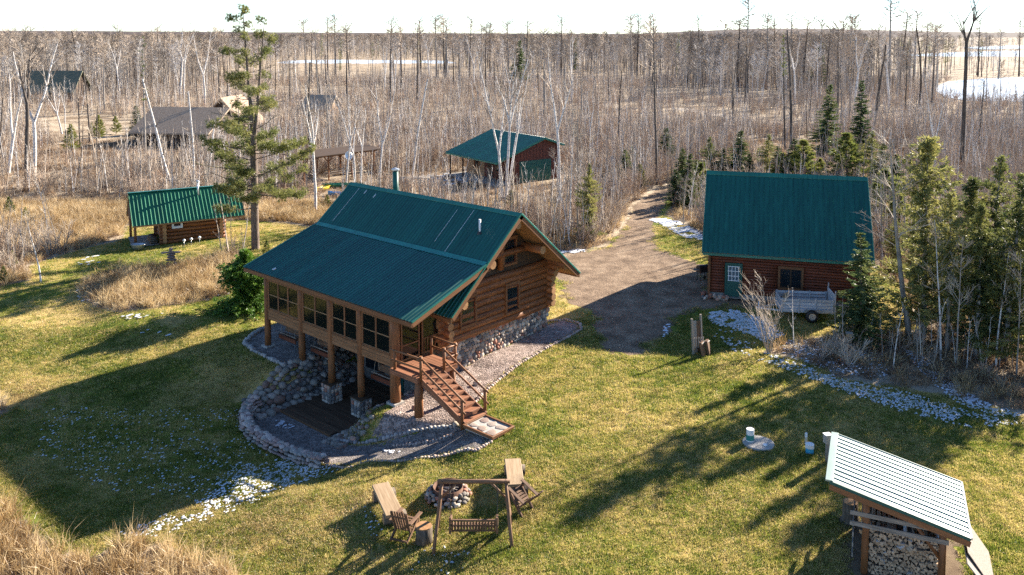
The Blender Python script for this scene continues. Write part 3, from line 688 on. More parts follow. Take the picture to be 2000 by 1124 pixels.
# gravelled slab at the foot of the stairs
sl_ = empty('stepping_pad', hworld(.1, -5.65, -.08), HANG, 'rectangular timber-edged pad of flagstones at the foot of the stairs', 'paving')
for a, b in (((-.68,-.85),(.68,-.85)),((-.68,.78),(.68,.78)),((-.64,-.82),(-.64,.75)),((.64,-.82),(.64,.75))): bar('edging', (*a, .04), (*b, .04), .09, .13, M['trim'], sl_)
box('sand_bed', -.6, .6, -.8, .74, -.12, .045, M['concrete'], sl_)
FLAGS = stone_meshes('flagstone', M['slab'], 5, 21, .5)
for (fx, fy, sx, sy) in ((-.32,-.5,.55,.5),(.28,-.52,.58,.46),(-.3,.05,.5,.48),(.25,.0,.55,.42),(-.3,.52,.5,.38),(.3,.48,.55,.42)): put_stone((fx, fy, .05), (sx, sy, .10), (0, 0, rng.uniform(0, 6)), sl_, FLAGS, "flagstone", rng)
# ------------------------------------------------------------------ log garage on the right
rng = random.Random(23)
GTH = -math.atan2(1665, 6000)
gar = empty('log_garage', at(1389, 581, 0), GTH, 'dark red log garage with steep green metal roof beside the gravel drive', 'garage')
GW, GD, GRX = 9.0, 7.6, 3.8                                  # width (local x), depth (local y), ridge depth
GRZ, GSL = 7.33, 1.02
def gz_(y): return GRZ - GSL * abs(y - GRX)
box('foundation', -.02, GW, .1, GD, -.3, .34, M['concrete'], gar)
zc = .43; k = 0
holes = [(.80, 1.84, 0, 2.28), (3.96, 5.40, .90, 2.22)]
while zc < 3.05:
    segs = [(-.12, GW + .05)]
    for h0, h1, a, b in holes:
        if a - .05 < zc < b + .05:
            out = []
            for s0, s1 in segs:
                if s0 < h0 and s1 > h1: out += [(s0, h0), (h1, s1)]
                else: out.append((s0, s1))
            segs = out
    for s0, s1 in segs: pole('log', (s0, .06, zc), (s1, .06, zc), .098, .098, M['log_dark'], gar, 10, rng)
    for xw in (.0, GW - .06): pole('log', (xw, .1, zc), (xw, GD, zc), .098, .098, M['log_dark'], gar, 8, rng)
    zc += .176; k += 1
box('inner_wall', .02, GW - .02, .12, .16, .3, 3.1, M['gable'], gar); box('back_wall', .0, GW, GD - .1, GD, .0, 3.1, M['log_dark'], gar)
for xw in (-.02, GW - .05): MB().add([(xw, .1, 3.05), (xw, GD, 3.05), (xw, GRX, gz_(GRX) - .25), (xw + .06, .1, 3.05), (xw + .06, GD, 3.05), (xw + .06, GRX, gz_(GRX) - .25)], [(0, 1, 2), (5, 4, 3), (0, 2, 5, 3), (1, 4, 5, 2), (0, 3, 4, 1)]).build('gable_wall', M['log_dark'], gar)
for x_ in (-.15, GW + .06): bar('corner_board', (x_, .0, .2), (x_, .0, 3.1), .16, .2, M['trim'], gar, up=(0, 1, 0))
# door with nine-light window
gd = box('door', .88, 1.76, -.02, .05, .16, 2.18, M['green_paint'], gar)
fr = MB(); fr.box(.80, .88, -.06, .12, .12, 2.28); fr.box(1.76, 1.84, -.06, .12, .12, 2.28); fr.box(.881, 1.759, -.06, .12, 2.18, 2.279); fr.build('door_frame', M['green_paint'], gar)
bar('door_sill', (.78, -.08, .11), (1.86, -.08, .11), .2, .06, M['grey_wood'], gar)
f = MB(); a, b, c, d = 1.0, 1.64, 1.15, 2.08
for xx in (a, a + .2, a + .4, b - .04): f.box(xx, xx + .035, -.05, -.025, c + .001, d - .001)
for zz in (c, c + .29, c + .6, d - .04): f.box(a - .03, b + .03, -.052, -.022, zz, zz + .04)
f.build('window_grille', M['white_paint'], gd); box('pane', a, b, -.03, -.022, c, d, glass('pale_glass', (.10, .14, .17), .05, .1), gd)
MB().tube([(1.70, -.02, 1.12), (1.70, -.09, 1.12), (1.70, -.11, 1.12)], [.02, .02, .035], 8).build('door_knob', M['galv'], gd)
window(4.06, 5.30, .98, 2.14, y=-.02, parent=gar, panes=2, sash=M['gable'])
# roof
gr = MB(); gr.add([], [])
y0, y1, x0, x1 = -.45, GD + .45, -.55, 9.28
gp_ = [(y0, gz_(y0) - .03), (GRX, GRZ - .03), (y1, gz_(y1) - .03), (y1, gz_(y1) - .17), (GRX, GRZ - .2), (y0, gz_(y0) - .17)]
n = len(gp_); gr.add([(x0 + .03, y, z) for y, z in gp_] + [(x1 - .03, y, z) for y, z in gp_], [tuple(reversed(range(n))), tuple(range(n, 2 * n))] + [(i, (i + 1) % n, (i + 1) % n + n, i + n) for i in range(n)])
gro = gr.build('roof', M['soffit'], gar)
roof_plane(gro, (x0, GRX, GRZ), (x0, y0 - .04, gz_(y0 - .04)), (1, 0, 0), x1 - x0, M['roof'], 11, 3)
roof_plane(gro, (x1, GRX, GRZ), (x1, y1, gz_(y1)), (-1, 0, 0), x1 - x0, M['roof'], 11, 3)
cp = [(GRX - .22, GRZ - .16), (GRX, GRZ + .06), (GRX + .22, GRZ - .16), (GRX + .22, GRZ - .18), (GRX, GRZ + .04), (GRX - .22, GRZ - .18)]
cm = MB(); cm.add([(x0 - .02, y, z) for y, z in cp] + [(x1 + .02, y, z) for y, z in cp], [tuple(reversed(range(6))), tuple(range(6, 12))] + [(i, (i + 1) % 6, (i + 1) % 6 + 6, i + 6) for i in range(6)]); cm.build('ridge_cap', M['roof_trim'], gro)
for xx, s in ((x0, -1), (x1, 1)):
    for yy in (y0 - .04, y1):
        nrm = Vector((0, (-1 if yy < 1 else 1) * GSL, 1)).normalized()
        bar('rake_trim', Vector((xx + s * .02, GRX, GRZ)) - nrm * .05, Vector((xx + s * .02, yy, gz_(yy))) - nrm * .05, .06, .2, M['roof_trim'], gro, up=tuple(nrm))
bar('fascia', (x0, y0 - .03, gz_(y0) - .14), (x1, y0 - .03, gz_(y0) - .14), .03, .15, M['roof_trim'], gro)
# stones at the foot of the garage corner
for k in range(34):
    a = rng.uniform(-.55, 1.0); put_stone((a, rng.uniform(-.5, -.12) if a > -.2 else rng.uniform(-.5, .3), .02 + rng.uniform(0, .22)), [rng.uniform(.16, .32) for _ in range(3)], [rng.uniform(0, 6) for _ in range(3)], gar, rng=rng)
for k in range(16): put_stone((2.1 + k * .42, -.08, .10), (rng.uniform(.3, .5), .2, .26), (0, rng.uniform(-.3, .3), 0), gar, rng=rng)

# ------------------------------------------------------------------ small log sauna cabin on the left
sau = empty('sauna_cabin', at(265, 484, 0), R(29.36), 'small log sauna cabin with bright green ribbed roof left of the pine', 'cabin')
SR, SRZ, SSL = 2.0, 3.92, .90
def sz_(y): return SRZ - SSL * abs(y - SR)
for k in range(6):
    zc = .12 + k * .30
    pole('log', (1.75, .2, zc), (6.75, .2, zc), .16, .155, M['log'], sau, 10, rng, M['log_end'])
    pole('log', (1.75, 3.8, zc), (6.75, 3.8, zc), .16, .155, M['log'], sau, 8, rng, M['log_end'])
for xw in (2.1, 6.35):
    for k in range(9):
        zc = .27 + k * .30; hw = 2.1 if k < 6 else max(.3, (SRZ - .35 - zc) / SSL)
        pole('log', (xw, max(-.2, SR - hw - .1), zc), (xw, min(4.2, SR + hw + .1), zc), .16, .155, M['log'], sau, 10, rng, M['log_end'])
box('inner_floor', 2.2, 6.3, .3, 3.7, -.1, .05, M['deck'], sau)
for k in range(10): bar('porch_board', (-.1 + k * .19, .1, .02), (-.1 + k * .19, 3.9, .02), .18, .05, M['grey_wood'], sau)
for yy in (.15, 3.85): pole('post', (.02, yy, -.1), (.02, yy, 1.9), .10, .10, M['post'], sau, 10, rng)
bar('header_beam', (.02, -.1, 1.92), (.02, 4.1, 1.92), .16, .18, M['log'], sau); bar('header_beam', (0, .15, 1.86), (2.2, .15, 1.86), .14, .16, M['log'], sau)
box('door', 2.0, 2.06, 1.7, 2.4, .05, 1.85, M['log_dark'], sau)
window(2.78, 3.34, 1.30, 1.74, y=.04, parent=sau, trim=M['white_paint'], sash=M['white_paint'])
sr = MB(); pl = [(-.40, sz_(-.40) - .03), (SR, SRZ - .03), (4.40, sz_(4.40) - .03), (4.40, sz_(4.40) - .13), (SR, SRZ - .16), (-.40, sz_(-.40) - .13)]; n = 6
sr.add([(-.2, y, z) for y, z in pl] + [(8.15, y, z) for y, z in pl], [tuple(reversed(range(n))), tuple(range(n, 2 * n))] + [(i, (i + 1) % n, (i + 1) % n + n, i + n) for i in range(n)]); sro = sr.build('roof', M['soffit'], sau)
roof_plane(sro, (-.22, SR, SRZ), (-.22, -.42, sz_(-.42)), (1, 0, 0), 8.4, M['roof2'], 10, 3); roof_plane(sro, (8.18, SR, SRZ), (8.18, 4.42, sz_(4.42)), (-1, 0, 0), 8.4, M['roof2'], 10, 3)
bar('ridge_cap', (-.24, SR, SRZ + .02), (8.2, SR, SRZ + .02), .3, .05, M['roof_trim'], sro)
for k in range(8):
    for xx in (-.18, 8.12):
        zz = 2.0 + k * .22; hw = (SRZ - .2 - zz) / SSL
        if xx < 0 and hw > .1: bar('gable_board', (xx + .05, SR - hw, zz), (xx + .05, SR + hw, zz), .03, .21, M['gable'], sau)
sc_ = MB().tube([(4.9, 1.45, 3.2), (4.9, 1.45, 4.45)], [.075, .075], 12).build('chimney', M['galv'], sau, True); MB().tube([(4.9, 1.45, 4.45), (4.9, 1.45, 4.55), (4.9, 1.45, 4.62)], [.14, .14, .03], 12).build('chimney_cap', M['galv'], sc_)
sp = link('firewood_rack', None); sp.location = sau.matrix_basis @ Vector((1.35, 1.2, 0.06)); sp.rotation_euler = (0, 0, R(29.36)); tag(sp, 'small stack of firewood on the sauna cabin porch', 'firewood')
for k in range(26): pole('split_log', (-.25 + rng.uniform(-.05, .05), -.8 + (k % 9) * .2, .08 + (k // 9) * .17), (.25, -.8 + (k % 9) * .2, .08 + (k // 9) * .17), .085, .085, M['bark'], sp, 6, rng, M['log_end'])
tub = empty('wash_tub', sau.matrix_basis @ Vector((.1, -.75, 0)), 0, 'galvanised oval wash tub beside the sauna porch post', 'tub')
def lathe_shell(mb, prof, n=18, sx=1, sy=1):
    vs = []; k = len(prof)
    for r, z in prof:
        for j in range(n): a = 2 * math.pi * j / n; vs.append((r * math.cos(a) * sx, r * math.sin(a) * sy, z))
    mb.add(vs, [(i * n + j, i * n + (j + 1) % n, (i + 1) * n + (j + 1) % n, (i + 1) * n + j) for i in range(k - 1) for j in range(n)]); return mb
lathe_shell(MB(), [(0, .12), (.36, .12), (.45, .42), (.48, .44), (.45, .41), (.34, .06), (0, .06)], 18, 1.2, .8).build('basin', M['galv'], tub, True)
for a in (.7, 2.4, 3.9, 5.5): bar('leg', (.3 * math.cos(a), .2 * math.sin(a), .1), (.36 * math.cos(a), .26 * math.sin(a), -.02), .04, .04, M['black_metal'], tub)

# ------------------------------------------------------------------ garage beyond, red walls with green door
rgo = at(870, 298, 2.6); rg_e = Vector((6.15, -8.45, 0)).normalized(); rang = math.atan2(rg_e.y, rg_e.x)
red = empty('red_garage', (rgo.x, rgo.y, 0), rang, 'barn red garage with green hip-edged metal roof beyond the birch trio', 'garage')
M['red_siding'] = mat('red_board_siding', [(.09,.034,.024),(.15,.055,.038)], .75, .25, 3, (5,5,.4), 4, .004, None, .1)
M['tan_siding'] = mat('tan_board_siding', [(.26,.16,.09),(.36,.24,.14)], .75, .25, 3, (5,5,.4), 4, .004, None, .1)
LG, DG, HG, EG = 10.4, 9.4, 4.9, 2.62                      # eave length, depth, ridge height, eave height
RDX = 6.6; EB = HG - (DG - RDX) * (HG - EG) / RDX
for i in range(13): box('wall_board', .5 + i * .75 - .5 + .5, .5 + i * .75 + .245 + .5, 2.6, 2.66, 0, 2.9, M['tan_siding'] if i < 5 else M['red_siding'], red) if i < 12 else None
box('front_wall', 1.0, LG - .5, 2.662, 2.72, 0, 3.3, M['red_siding'], red); box('back_wall', .6, LG - .5, DG - .6, DG - .5, 0, EB, M['red_siding'], red)
for xx in (.6, LG - .56): MB().add([(xx, 2.6, 0), (xx, DG - .5, 0), (xx, DG - .5, EB), (xx, RDX, HG - .2), (xx, 2.6, 3.35), (xx + .06, 2.6, 0), (xx + .06, DG - .5, 0), (xx + .06, DG - .5, EB), (xx + .06, RDX, HG - .2), (xx + .06, 2.6, 3.35)], [(0, 1, 2, 3, 4), (9, 8, 7, 6, 5), (0, 5, 6, 1), (1, 6, 7, 2), (2, 7, 8, 3), (3, 8, 9, 4), (4, 9, 5, 0)]).build('gable_wall', M['red_siding'], red)
for i in range(14): box('batten', LG - .50, LG - .465, 2.7 + i * .44, 2.74 + i * .44, 2.55 if 3.2 < 2.7 + i * .44 < 8.0 else 0, min(HG - .3, HG - .3 - (HG - EG) / RDX * abs(2.7 + i * .44 - RDX)), M['red_siding'], red)
gdr = empty('garage_door', (0, 0, 0)); gdr.parent = red
for i in range(6): box('door_panel', LG - .5, LG - .44, 3.4, 7.8, .02 + i * .40, .40 + i * .40, M['green_paint'], gdr)
box('service_door', 4.9, 5.9, 2.56, 2.60, .05, 2.05, M['gable'], red)
window(2.3, 3.1, 1.0, 1.9, y=2.56, parent=red); window(6.6, 7.3, 1.0, 1.9, y=2.56, parent=red)
for px in (.5, 3.2, 9.7): bar('post', (px, .35, 0), (px, .35, 2.55), .14, .14, M['gable'], red, up=(0, 1, 0))
box('porch_slab', .3, LG - .6, .1, 2.58, -.05, .10, M['concrete'], red)
rr = MB(); pl = [(0, EG - .03), (RDX, HG - .03), (DG, EB - .03), (DG, EB - .18), (RDX, HG - .2), (0, EG - .18)]; n = 6
rr.add([(.02, y, z) for y, z in pl] + [(LG - .02, y, z) for y, z in pl], [tuple(reversed(range(n))), tuple(range(n, 2 * n))] + [(i, (i + 1) % n, (i + 1) % n + n, i + n) for i in range(n)]); rro = rr.build('roof', M['roof_trim'], red)
roof_plane(rro, (0, RDX, HG), (0, -.05, EG), (1, 0, 0), LG, M['roof'], 11, 3); roof_plane(rro, (LG, RDX, HG), (LG, DG, EB), (-1, 0, 0), LG, M['roof'], 11, 3)
for yy, zz in ((0, EG), (DG, EB)): bar('rake_trim', (LG, RDX, HG - .08), (LG, yy, zz - .08), .06, .22, M['roof_trim'], rro); bar('rake_trim', (0, RDX, HG - .08), (0, yy, zz - .08), .06, .22, M['roof_trim'], rro)

# ------------------------------------------------------------------ far houses
M['shingle'] = mat('brown_shingles', [(.20,.145,.10),(.32,.24,.175),(.42,.33,.25)], .9, .15, 2.2, (3,1,3), 6, .01)
M['far_green'] = mat('dark_green_roof', [(.10,.105,.07),(.18,.175,.12)], .7, .3, 1.5)
M['far_wall'] = mat('dark_house_wall', [(.05,.035,.028),(.10,.07,.05)], .8, .2, 2)
M['tan_roof'] = mat('tan_hut_roof', [(.26,.20,.15),(.36,.29,.22)], .8, .2, 2)
def house(name, p, rz, wd, dp, eave, ridge, wallm, roofm, label, cat, chim=None, nwin=3):
    h = empty(name, p, rz, label, cat)
    w_ = MB(); w_.box(-wd / 2, wd / 2, -dp / 2, dp / 2, 0, eave); w_.build('wall', wallm, h)
    for xx in (-wd / 2 + .005, wd / 2 - .075): g = MB(); g.add([(xx, -dp / 2, eave), (xx, dp / 2, eave), (xx, 0, ridge - .15), (xx + .07, -dp / 2, eave), (xx + .07, dp / 2, eave), (xx + .07, 0, ridge - .15)], [(0, 1, 2), (5, 4, 3), (0, 2, 5, 3), (1, 4, 5, 2), (0, 3, 4, 1)]); g.build('gable_wall', wallm, h)
    o = .6; s = (ridge - eave) / (dp / 2); pl = [(-dp / 2 - o, eave - s * o), (0, ridge), (dp / 2 + o, eave - s * o), (dp / 2 + o, eave - s * o - .2), (0, ridge - .25), (-dp / 2 - o, eave - s * o - .2)]; n = 6
    r_ = MB(); r_.add([(-wd / 2 - o, y, z) for y, z in pl] + [(wd / 2 + o, y, z) for y, z in pl], [tuple(reversed(range(n))), tuple(range(n, 2 * n))] + [(i, (i + 1) % n, (i + 1) % n + n, i + n) for i in range(n)]); ro = r_.build('roof', roofm, h)
    if chim: box('chimney', chim[0] - .4, chim[0] + .4, chim[1] - .4, chim[1] + .4, eave, ridge + .7, M['shingle'], ro)
    for i in range(nwin):
        xx = -wd / 2 + wd * (i + .5) / nwin; wf = box('window', xx - .55, xx + .55, -dp / 2 - .05, -dp / 2 + .02, 1.0, min(2.2, eave - .25), M['trim'], h); box('pane', xx - .47, xx + .47, -dp / 2 - .065, -dp / 2 - .04, 1.08, min(2.12, eave - .32), M['glass'], wf)
    return h
p1 = at(345, 288, 0)
house('shingled_house', p1 + Vector((0, 6.2, 0)), R(-8), 11.2, 12.5, 2.4, 5.3, M['far_wall'], M['shingle'], 'brown shingled house half hidden by birches at the left', 'house')
house('shingled_outbuilding', p1 + Vector((3.4, 14.5, 0)), R(84), 7.0, 7.0, 2.6, 6.4, M['far_wall'], M['shingle'], 'gable-ended brown outbuilding rising behind the brown shingled house', 'building', nwin=1)
house('dark_roofed_house', at(95, 200, 0) + Vector((0, 4, 0)), R(3), 11.5, 9.5, 3.0, 7.4, M['far_wall'], M['far_green'], 'dark house with mossy green roof deep in the trees at far left', 'house')
house('tan_roofed_hut', at(622, 232, 0) + Vector((0, 3, 0)), R(-12), 5.2, 5.0, 2.3, 4.4, M['tan_siding'], M['tan_roof'], 'little hut with tan roof in the scrub right of the tall pine', 'hut', nwin=1)
# long open shelter with a flat dark roof
ps = at(590, 362, 0); pe = at(735, 340, 0); dv = (pe - ps); LP = dv.length; pang = math.atan2(dv.y, dv.x)
per = empty('open_shelter', ps, pang, 'long open timber shelter with thin dark roof behind the birches', 'shelter')
for i in range(4):
    xx = .3 + (LP - .6) * i / 3
    for yy in (0, 2.2):
        bar('post', (xx, yy, 0), (xx, yy, 2.75), .15, .15, M['post'], per, up=(0, 1, 0))
        for s in (-1, 1):
            if 0 < xx + s * .6 < LP: bar('brace', (xx, yy, 2.1), (xx + s * .55, yy, 2.72), .09, .09, M['post'], per)
for yy in (0, 2.2): bar('beam', (-.2, yy, 2.82), (LP + .2, yy, 2.82), .12, .18, M['post'], per)
MB().add([(-.6, -.6, 2.93), (LP + .6, -.6, 2.93), (LP + .6, 2.8, 3.15), (-.6, 2.8, 3.15), (-.6, -.6, 3.01), (LP + .6, -.6, 3.01), (LP + .6, 2.8, 3.23), (-.6, 2.8, 3.23)], [(0, 3, 2, 1), (4, 5, 6, 7), (0, 1, 5, 4), (1, 2, 6, 5), (2, 3, 7, 6), (3, 0, 4, 7)]).build('roof', M['gable'], per)
for k in range(3): bar('rail', (.3 + LP * .4, 1.9, .35 + k * .25), (LP - .3, 1.9, .35 + k * .25), .05, .12, M['grey_wood'], per)
# ------------------------------------------------------------------ stone banks, walls and edgings
rng = random.Random(31)
wall = empty('retaining_wall', gp(560, 890), 0, 'curved dry-stone retaining wall of flat pinkish stones round the patio path', 'wall')
inv = Matrix.Translation(-wall.location)
WALLPIX = [(500,792),(486,800),(478,815),(482,838),(500,858),(530,876),(565,892),(600,904),(632,912)]
WP = [gp(u, v) for u, v in WALLPIX]
def along(pts, step):
    out = []; acc = 0
    for a, b in zip(pts[:-1], pts[1:]):
        d = (b - a); L = d.length; t = acc
        while t < L: out.append((a + d * (t / L), math.atan2(d.y, d.x))); t += step
        acc = t - L
    return out
WSTONES = stone_meshes('stone', stone_mat('wall_stone', [(.42,.28,.23),(.48,.35,.29),(.34,.23,.19),(.38,.33,.28),(.54,.43,.36),(.31,.27,.23),(.52,.44,.35)]), 8, 41, .8)
for lay in range(3):
    for side in range(3):
        for p, a in along(WP, .30):
            n = Vector((-math.sin(a), math.cos(a), 0)); off = (side - 1) * .26 * (1 - lay * .25)
            if side == 1 and lay < 2: continue
            h = .10 + lay * .15
            q = p + n * (off + rng.uniform(-.04, .04)); q.z = tz(p.x, p.y) + h + rng.uniform(-.03, .03)
            put_stone(q - wall.location, (rng.uniform(.30, .46), rng.uniform(.22, .32), rng.uniform(.11, .18)), (rng.uniform(-.25, .25), rng.uniform(-.25, .25), a + rng.uniform(-.4, .4)), wall, WSTONES, rng=rng)
# boulder bank left of the patio
bank = empty('boulder_bank', hworld(-1, 7, -1.4), 0, 'bank of rounded grey boulders sloping down to the left side of the patio', 'stone bank')
def fill_bank(root, region, n, smin, smax, pool, seed, mind=.8):
    rg = random.Random(seed); placed = []
    tries = 0
    while len(placed) < n and tries < n * 40:
        tries += 1; lx = rg.uniform(region[0], region[1]); ly = rg.uniform(region[2], region[3])
        if not region[4](lx, ly): continue
        s = rg.uniform(smin, smax) * (1.25 if rg.random() < .15 else 1)
        if any((lx - a) ** 2 + (ly - b) ** 2 < (mind * .5 * (s + c)) ** 2 for a, b, c in placed): continue
        placed.append((lx, ly, s)); p = hworld(lx, ly); p.z = tz(p.x, p.y) + s * .12
        put_stone(p - root.location, (s * rg.uniform(.95, 1.3), s * rg.uniform(.85, 1.1), s * rg.uniform(.6, .85)), (rg.uniform(-.3, .3), rg.uniform(-.3, .3), rg.uniform(0, 6)), root, pool, rng=rg)
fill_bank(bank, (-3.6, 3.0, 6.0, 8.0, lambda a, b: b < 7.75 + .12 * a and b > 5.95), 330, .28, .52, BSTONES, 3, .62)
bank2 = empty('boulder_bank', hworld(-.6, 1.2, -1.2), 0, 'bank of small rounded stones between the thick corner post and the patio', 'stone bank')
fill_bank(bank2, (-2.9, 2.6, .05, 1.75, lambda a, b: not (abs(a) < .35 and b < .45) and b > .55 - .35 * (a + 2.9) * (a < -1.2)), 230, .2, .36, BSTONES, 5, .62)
# edging stones (small, joined per line)
def edging(name, pts, step, size, label, seed, pool_m, closed=False):
    rg = random.Random(seed); mb = MB(); src = pool_m
    base = pts[0]
    for p, a in along(pts, step):
        me = rg.choice(src); s = size * rg.uniform(.75, 1.25); rot = Matrix.Rotation(rg.uniform(0, 6), 3, 'Z'); z = tz(p.x, p.y)
        vs = []
        for v in me.vertices:
            q = rot @ Vector((v.co.x * s * 1.2, v.co.y * s, v.co.z * s * .85)); vs.append((q.x + p.x + rg.uniform(-.003, .003), q.y + p.y, q.z + z + s * .25))
        mb.add(vs, [tuple(f.vertices) for f in me.polygons])
    me = mb.mesh(name, None, True); tag(link(name, me), label, 'edging', None, 'stuff')
    return me
EST = mat('edging_pebble', [(.30,.20,.16),(.44,.33,.27),(.55,.45,.38)], .8, .3, 5, (1,1,1), 2)
ESD = mat('edging_pebble_grey', [(.20,.19,.185),(.34,.32,.30),(.46,.43,.40)], .8, .3, 5, (1,1,1), 2)
def hl(pts): return [Vector((*hworld(a, b)[:2], 0)) for a, b in pts]
edging('edging_stones', hl([(11.9,.6),(12.75,.0),(12.75,-1.0),(12.0,-1.65),(10.5,-1.85),(8.5,-1.85),(6.5,-2.05),(4.5,-2.35),(3.0,-2.7),(1.9,-3.1),(1.45,-3.5)]), .17, .17, 'row of pink pebbles edging the gravel along the sunny gable', 1, STONES).materials.append(EST)
edging('edging_stones', [gp(u, v) for u, v in ((520,640),(495,655),(477,672),(500,690),(530,704),(556,716))], .26, .25, 'row of grey stones edging the gravel under the left porch posts', 2, STONES).materials.append(ESD)
edging('edging_stones', [gp(u, v) for u, v in ((640,911),(700,908),(760,903),(850,895),(930,882),(962,864))], .15, .15, 'row of pink pebbles along the lawn side of the curved path', 3, STONES).materials.append(EST)
edging('edging_stones', [gp(u, v) for u, v in ((655,862),(700,868),(740,862),(790,848),(840,838),(890,835))], .20, .20, 'row of mixed stones along the house side of the curved path', 4, STONES).materials.append(ESD)
edging('edging_stones', [gp(u, v) for u, v in ((770,872),(800,870),(850,862),(885,850))], .16, .14, 'short row of pale pebbles across the middle of the gravel path', 6, STONES).materials.append(EST)
for u, v, s in ((811,800,.3),(890,832,.28),(690,862,.33),(930,752,.28)):
    p = gp(u, v); o = put_stone((p.x, p.y, p.z + s * .25), (s * 1.2, s, s * .8), (0, 0, u), None, rng=rng)
    tag(o, {811: 'pale round stone at the foot of the thick landing post', 890: 'pale stone beside the bottom newel of the stairs', 690: 'white stone at the near corner of the patio deck', 930: 'pale stone in the gravel behind the stair rail'}[u], 'stone')

# ------------------------------------------------------------------ fire ring and seats
fp = gp(875, 970)
pit = empty('fire_pit', fp, 0, 'round stone fire pit with a rusty steel ring on the lawn', 'fire pit')
RUST = mat('rusty_steel', [(.06,.030,.020),(.13,.062,.036),(.18,.09,.05)], .8, .3, 6)
lathe_shell(MB(), [(.50, .0), (.52, .40), (.55, .41), (.55, .0)], 28).build('ring', RUST, pit, True)
lathe_shell(MB(), [(0, .10), (.3, .09), (.51, .04)], 20).build('ash', mat('ash', [(.06,.055,.05),(.22,.205,.19)], .95, .1, 9, bump=.03), pit, True)
for lay in range(3):
    rr_ = .80 - lay * .085; n = 18
    for j in range(n):
        a = 2 * math.pi * (j + .5 * (lay % 2)) / n + rng.uniform(-.05, .05)
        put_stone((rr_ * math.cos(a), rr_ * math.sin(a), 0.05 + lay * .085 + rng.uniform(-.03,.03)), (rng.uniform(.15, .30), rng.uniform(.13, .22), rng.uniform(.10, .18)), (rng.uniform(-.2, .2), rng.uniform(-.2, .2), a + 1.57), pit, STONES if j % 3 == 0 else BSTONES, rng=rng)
for j in range(11):
    a = rng.uniform(0, 6.28); b = a + rng.uniform(2, 4); pole('burnt_stick', (.35 * math.cos(a), .35 * math.sin(a), .12 + .02 * j), (.38 * math.cos(b), .38 * math.sin(b), .16 + .02 * j), .022, .014, M['grey_wood'], pit, 6, rng)
def plank_bench(p0, p1, wd, ht, label):
    c = (p0 + p1) / 2; a = math.atan2(p1.y - p0.y, p1.x - p0.x); L = (p1 - p0).length
    r_ = empty('plank_bench', c, a, label, 'bench', 'plank benches round the fire pit')
    o = bar('seat', (-L / 2, 0, ht), (L / 2, 0, ht), wd, .11, M['bench_top'], r_)
    for s in (-.36, .36):
        pole('log_support', (L * s, -wd * .55, ht - .055 - .2), (L * s, wd * .75, ht - .055 - .2), .2, .2, M['bark'], r_, 12, rng, M['log_end'])
    return r_
def pz(u, v, h): 
    p = gp(u, v); q = at(u, v, p.z + h); t = tz(q.x, q.y); q = at(u, v, t + h); return Vector((q.x, q.y, t))
plank_bench(pz(743,950,.46), pz(771,1004,.46), .62, .46, 'thick plank bench left of the fire pit with snow in its shadow')
plank_bench(pz(1001,897,.46), pz(1008,951,.46), .60, .46, 'thick plank bench right of the fire pit')
def chair(p, rz, label, lean=0):
    r_ = empty('log_chair', p, rz, label, 'chair'); r_.rotation_euler = (lean, 0, rz)
    m = M['dark_furn']
    # faces +y: seat slopes back, slatted back
    for s in (-1, 1):
        bar('front_leg', (s * .31, .33, 0), (s * .31, .30, .56), .07, .08, m, r_, up=(0, 1, 0)); bar('back_leg', (s * .30, -.55, .0), (s * .30, .30, .42), .06, .10, m, r_)
        bar('armrest', (s * .36, -.42, .62), (s * .36, .42, .60), .13, .035, m, r_)
        bar('back_post', (s * .27, -.22, .22), (s * .29, -.52, 1.0), .06, .06, m, r_, up=(0, 1, 0))
    for k in range(6): bar('seat_slat', (-.29, -.2 + k * .105, .27 + k * .025), (.29, -.2 + k * .105, .27 + k * .025), .085, .03, m, r_)
    for k in range(6): bar('back_slat', (-.22 + k * .088, -.24, .26), (-.24 + k * .096, -.54, 1.04), .065, .025, m, r_, up=(0, 1, 0))
    bar('back_rail', (-.3, -.46, .82), (.3, -.46, .82), .05, .07, m, r_); bar('cross_rail', (-.3, -.53, .06), (.3, -.53, .06), .05, .06, m, r_)
    return r_
chair(gp(793, 1042), R(-20), 'wooden log chair facing the fire pit beside the stump table')
chair(gp(1012, 992), R(48), 'wooden log chair tipped over behind the swing frame', R(24)).location.z += .12
stb = empty('stump_table', gp(828, 1060), 0, 'sawn stump table between the log chair and the swing', 'stump')
MB().tube([(0, 0, -.05), (.01, 0, .3), (0, 0, .56)], [.30, .28, .285], 14).build('stump', M['bark'], stb, True); MB().tube([(0, 0, .555), (0, 0, .60)], [.27, .27], 14).build('top', M['log_end'], stb)
# swing
f1, f2 = gp(845, 1087), gp(1003, 1072)
b1, b2 = gp(872, 1035), gp(968, 1032)
t1 = (f1 + b1) / 2; t2 = (f2 + b2) / 2
tl = pz(862, 972, 2.0); tr = pz(972, 958, 2.0)
sx = (f2 - f1).normalized(); sw = empty('garden_swing', (f1 + f2) / 2, math.atan2(sx.y, sx.x), 'log A-frame garden swing with hanging slatted bench facing the fire pit', 'swing')
m = M['dark_furn']; W2 = 1.05; HT = 2.0; FW = 1.28
pole('top_beam', (-W2 - .15, .75, HT), (W2 + .15, .75, HT), .075, .07, m, sw, 9, rng)
for s in (-1, 1):
    pole('leg', (s * FW, 0, -.05), (s * W2, .78, HT + .05), .062, .055, m, sw, 9, rng); pole('leg', (s * FW * .98, 1.5, -.02), (s * W2, .72, HT + .05), .062, .055, m, sw, 9, rng)
    pole('cross_brace', (s * (FW - .10), .33, .85), (s * (FW - .10), 1.18, .85), .045, .045, m, sw, 8, rng); pole('corner_brace', (s * W2, .75, HT - .55), (s * (W2 - .5), .75, HT - .03), .04, .04, m, sw, 8, rng)
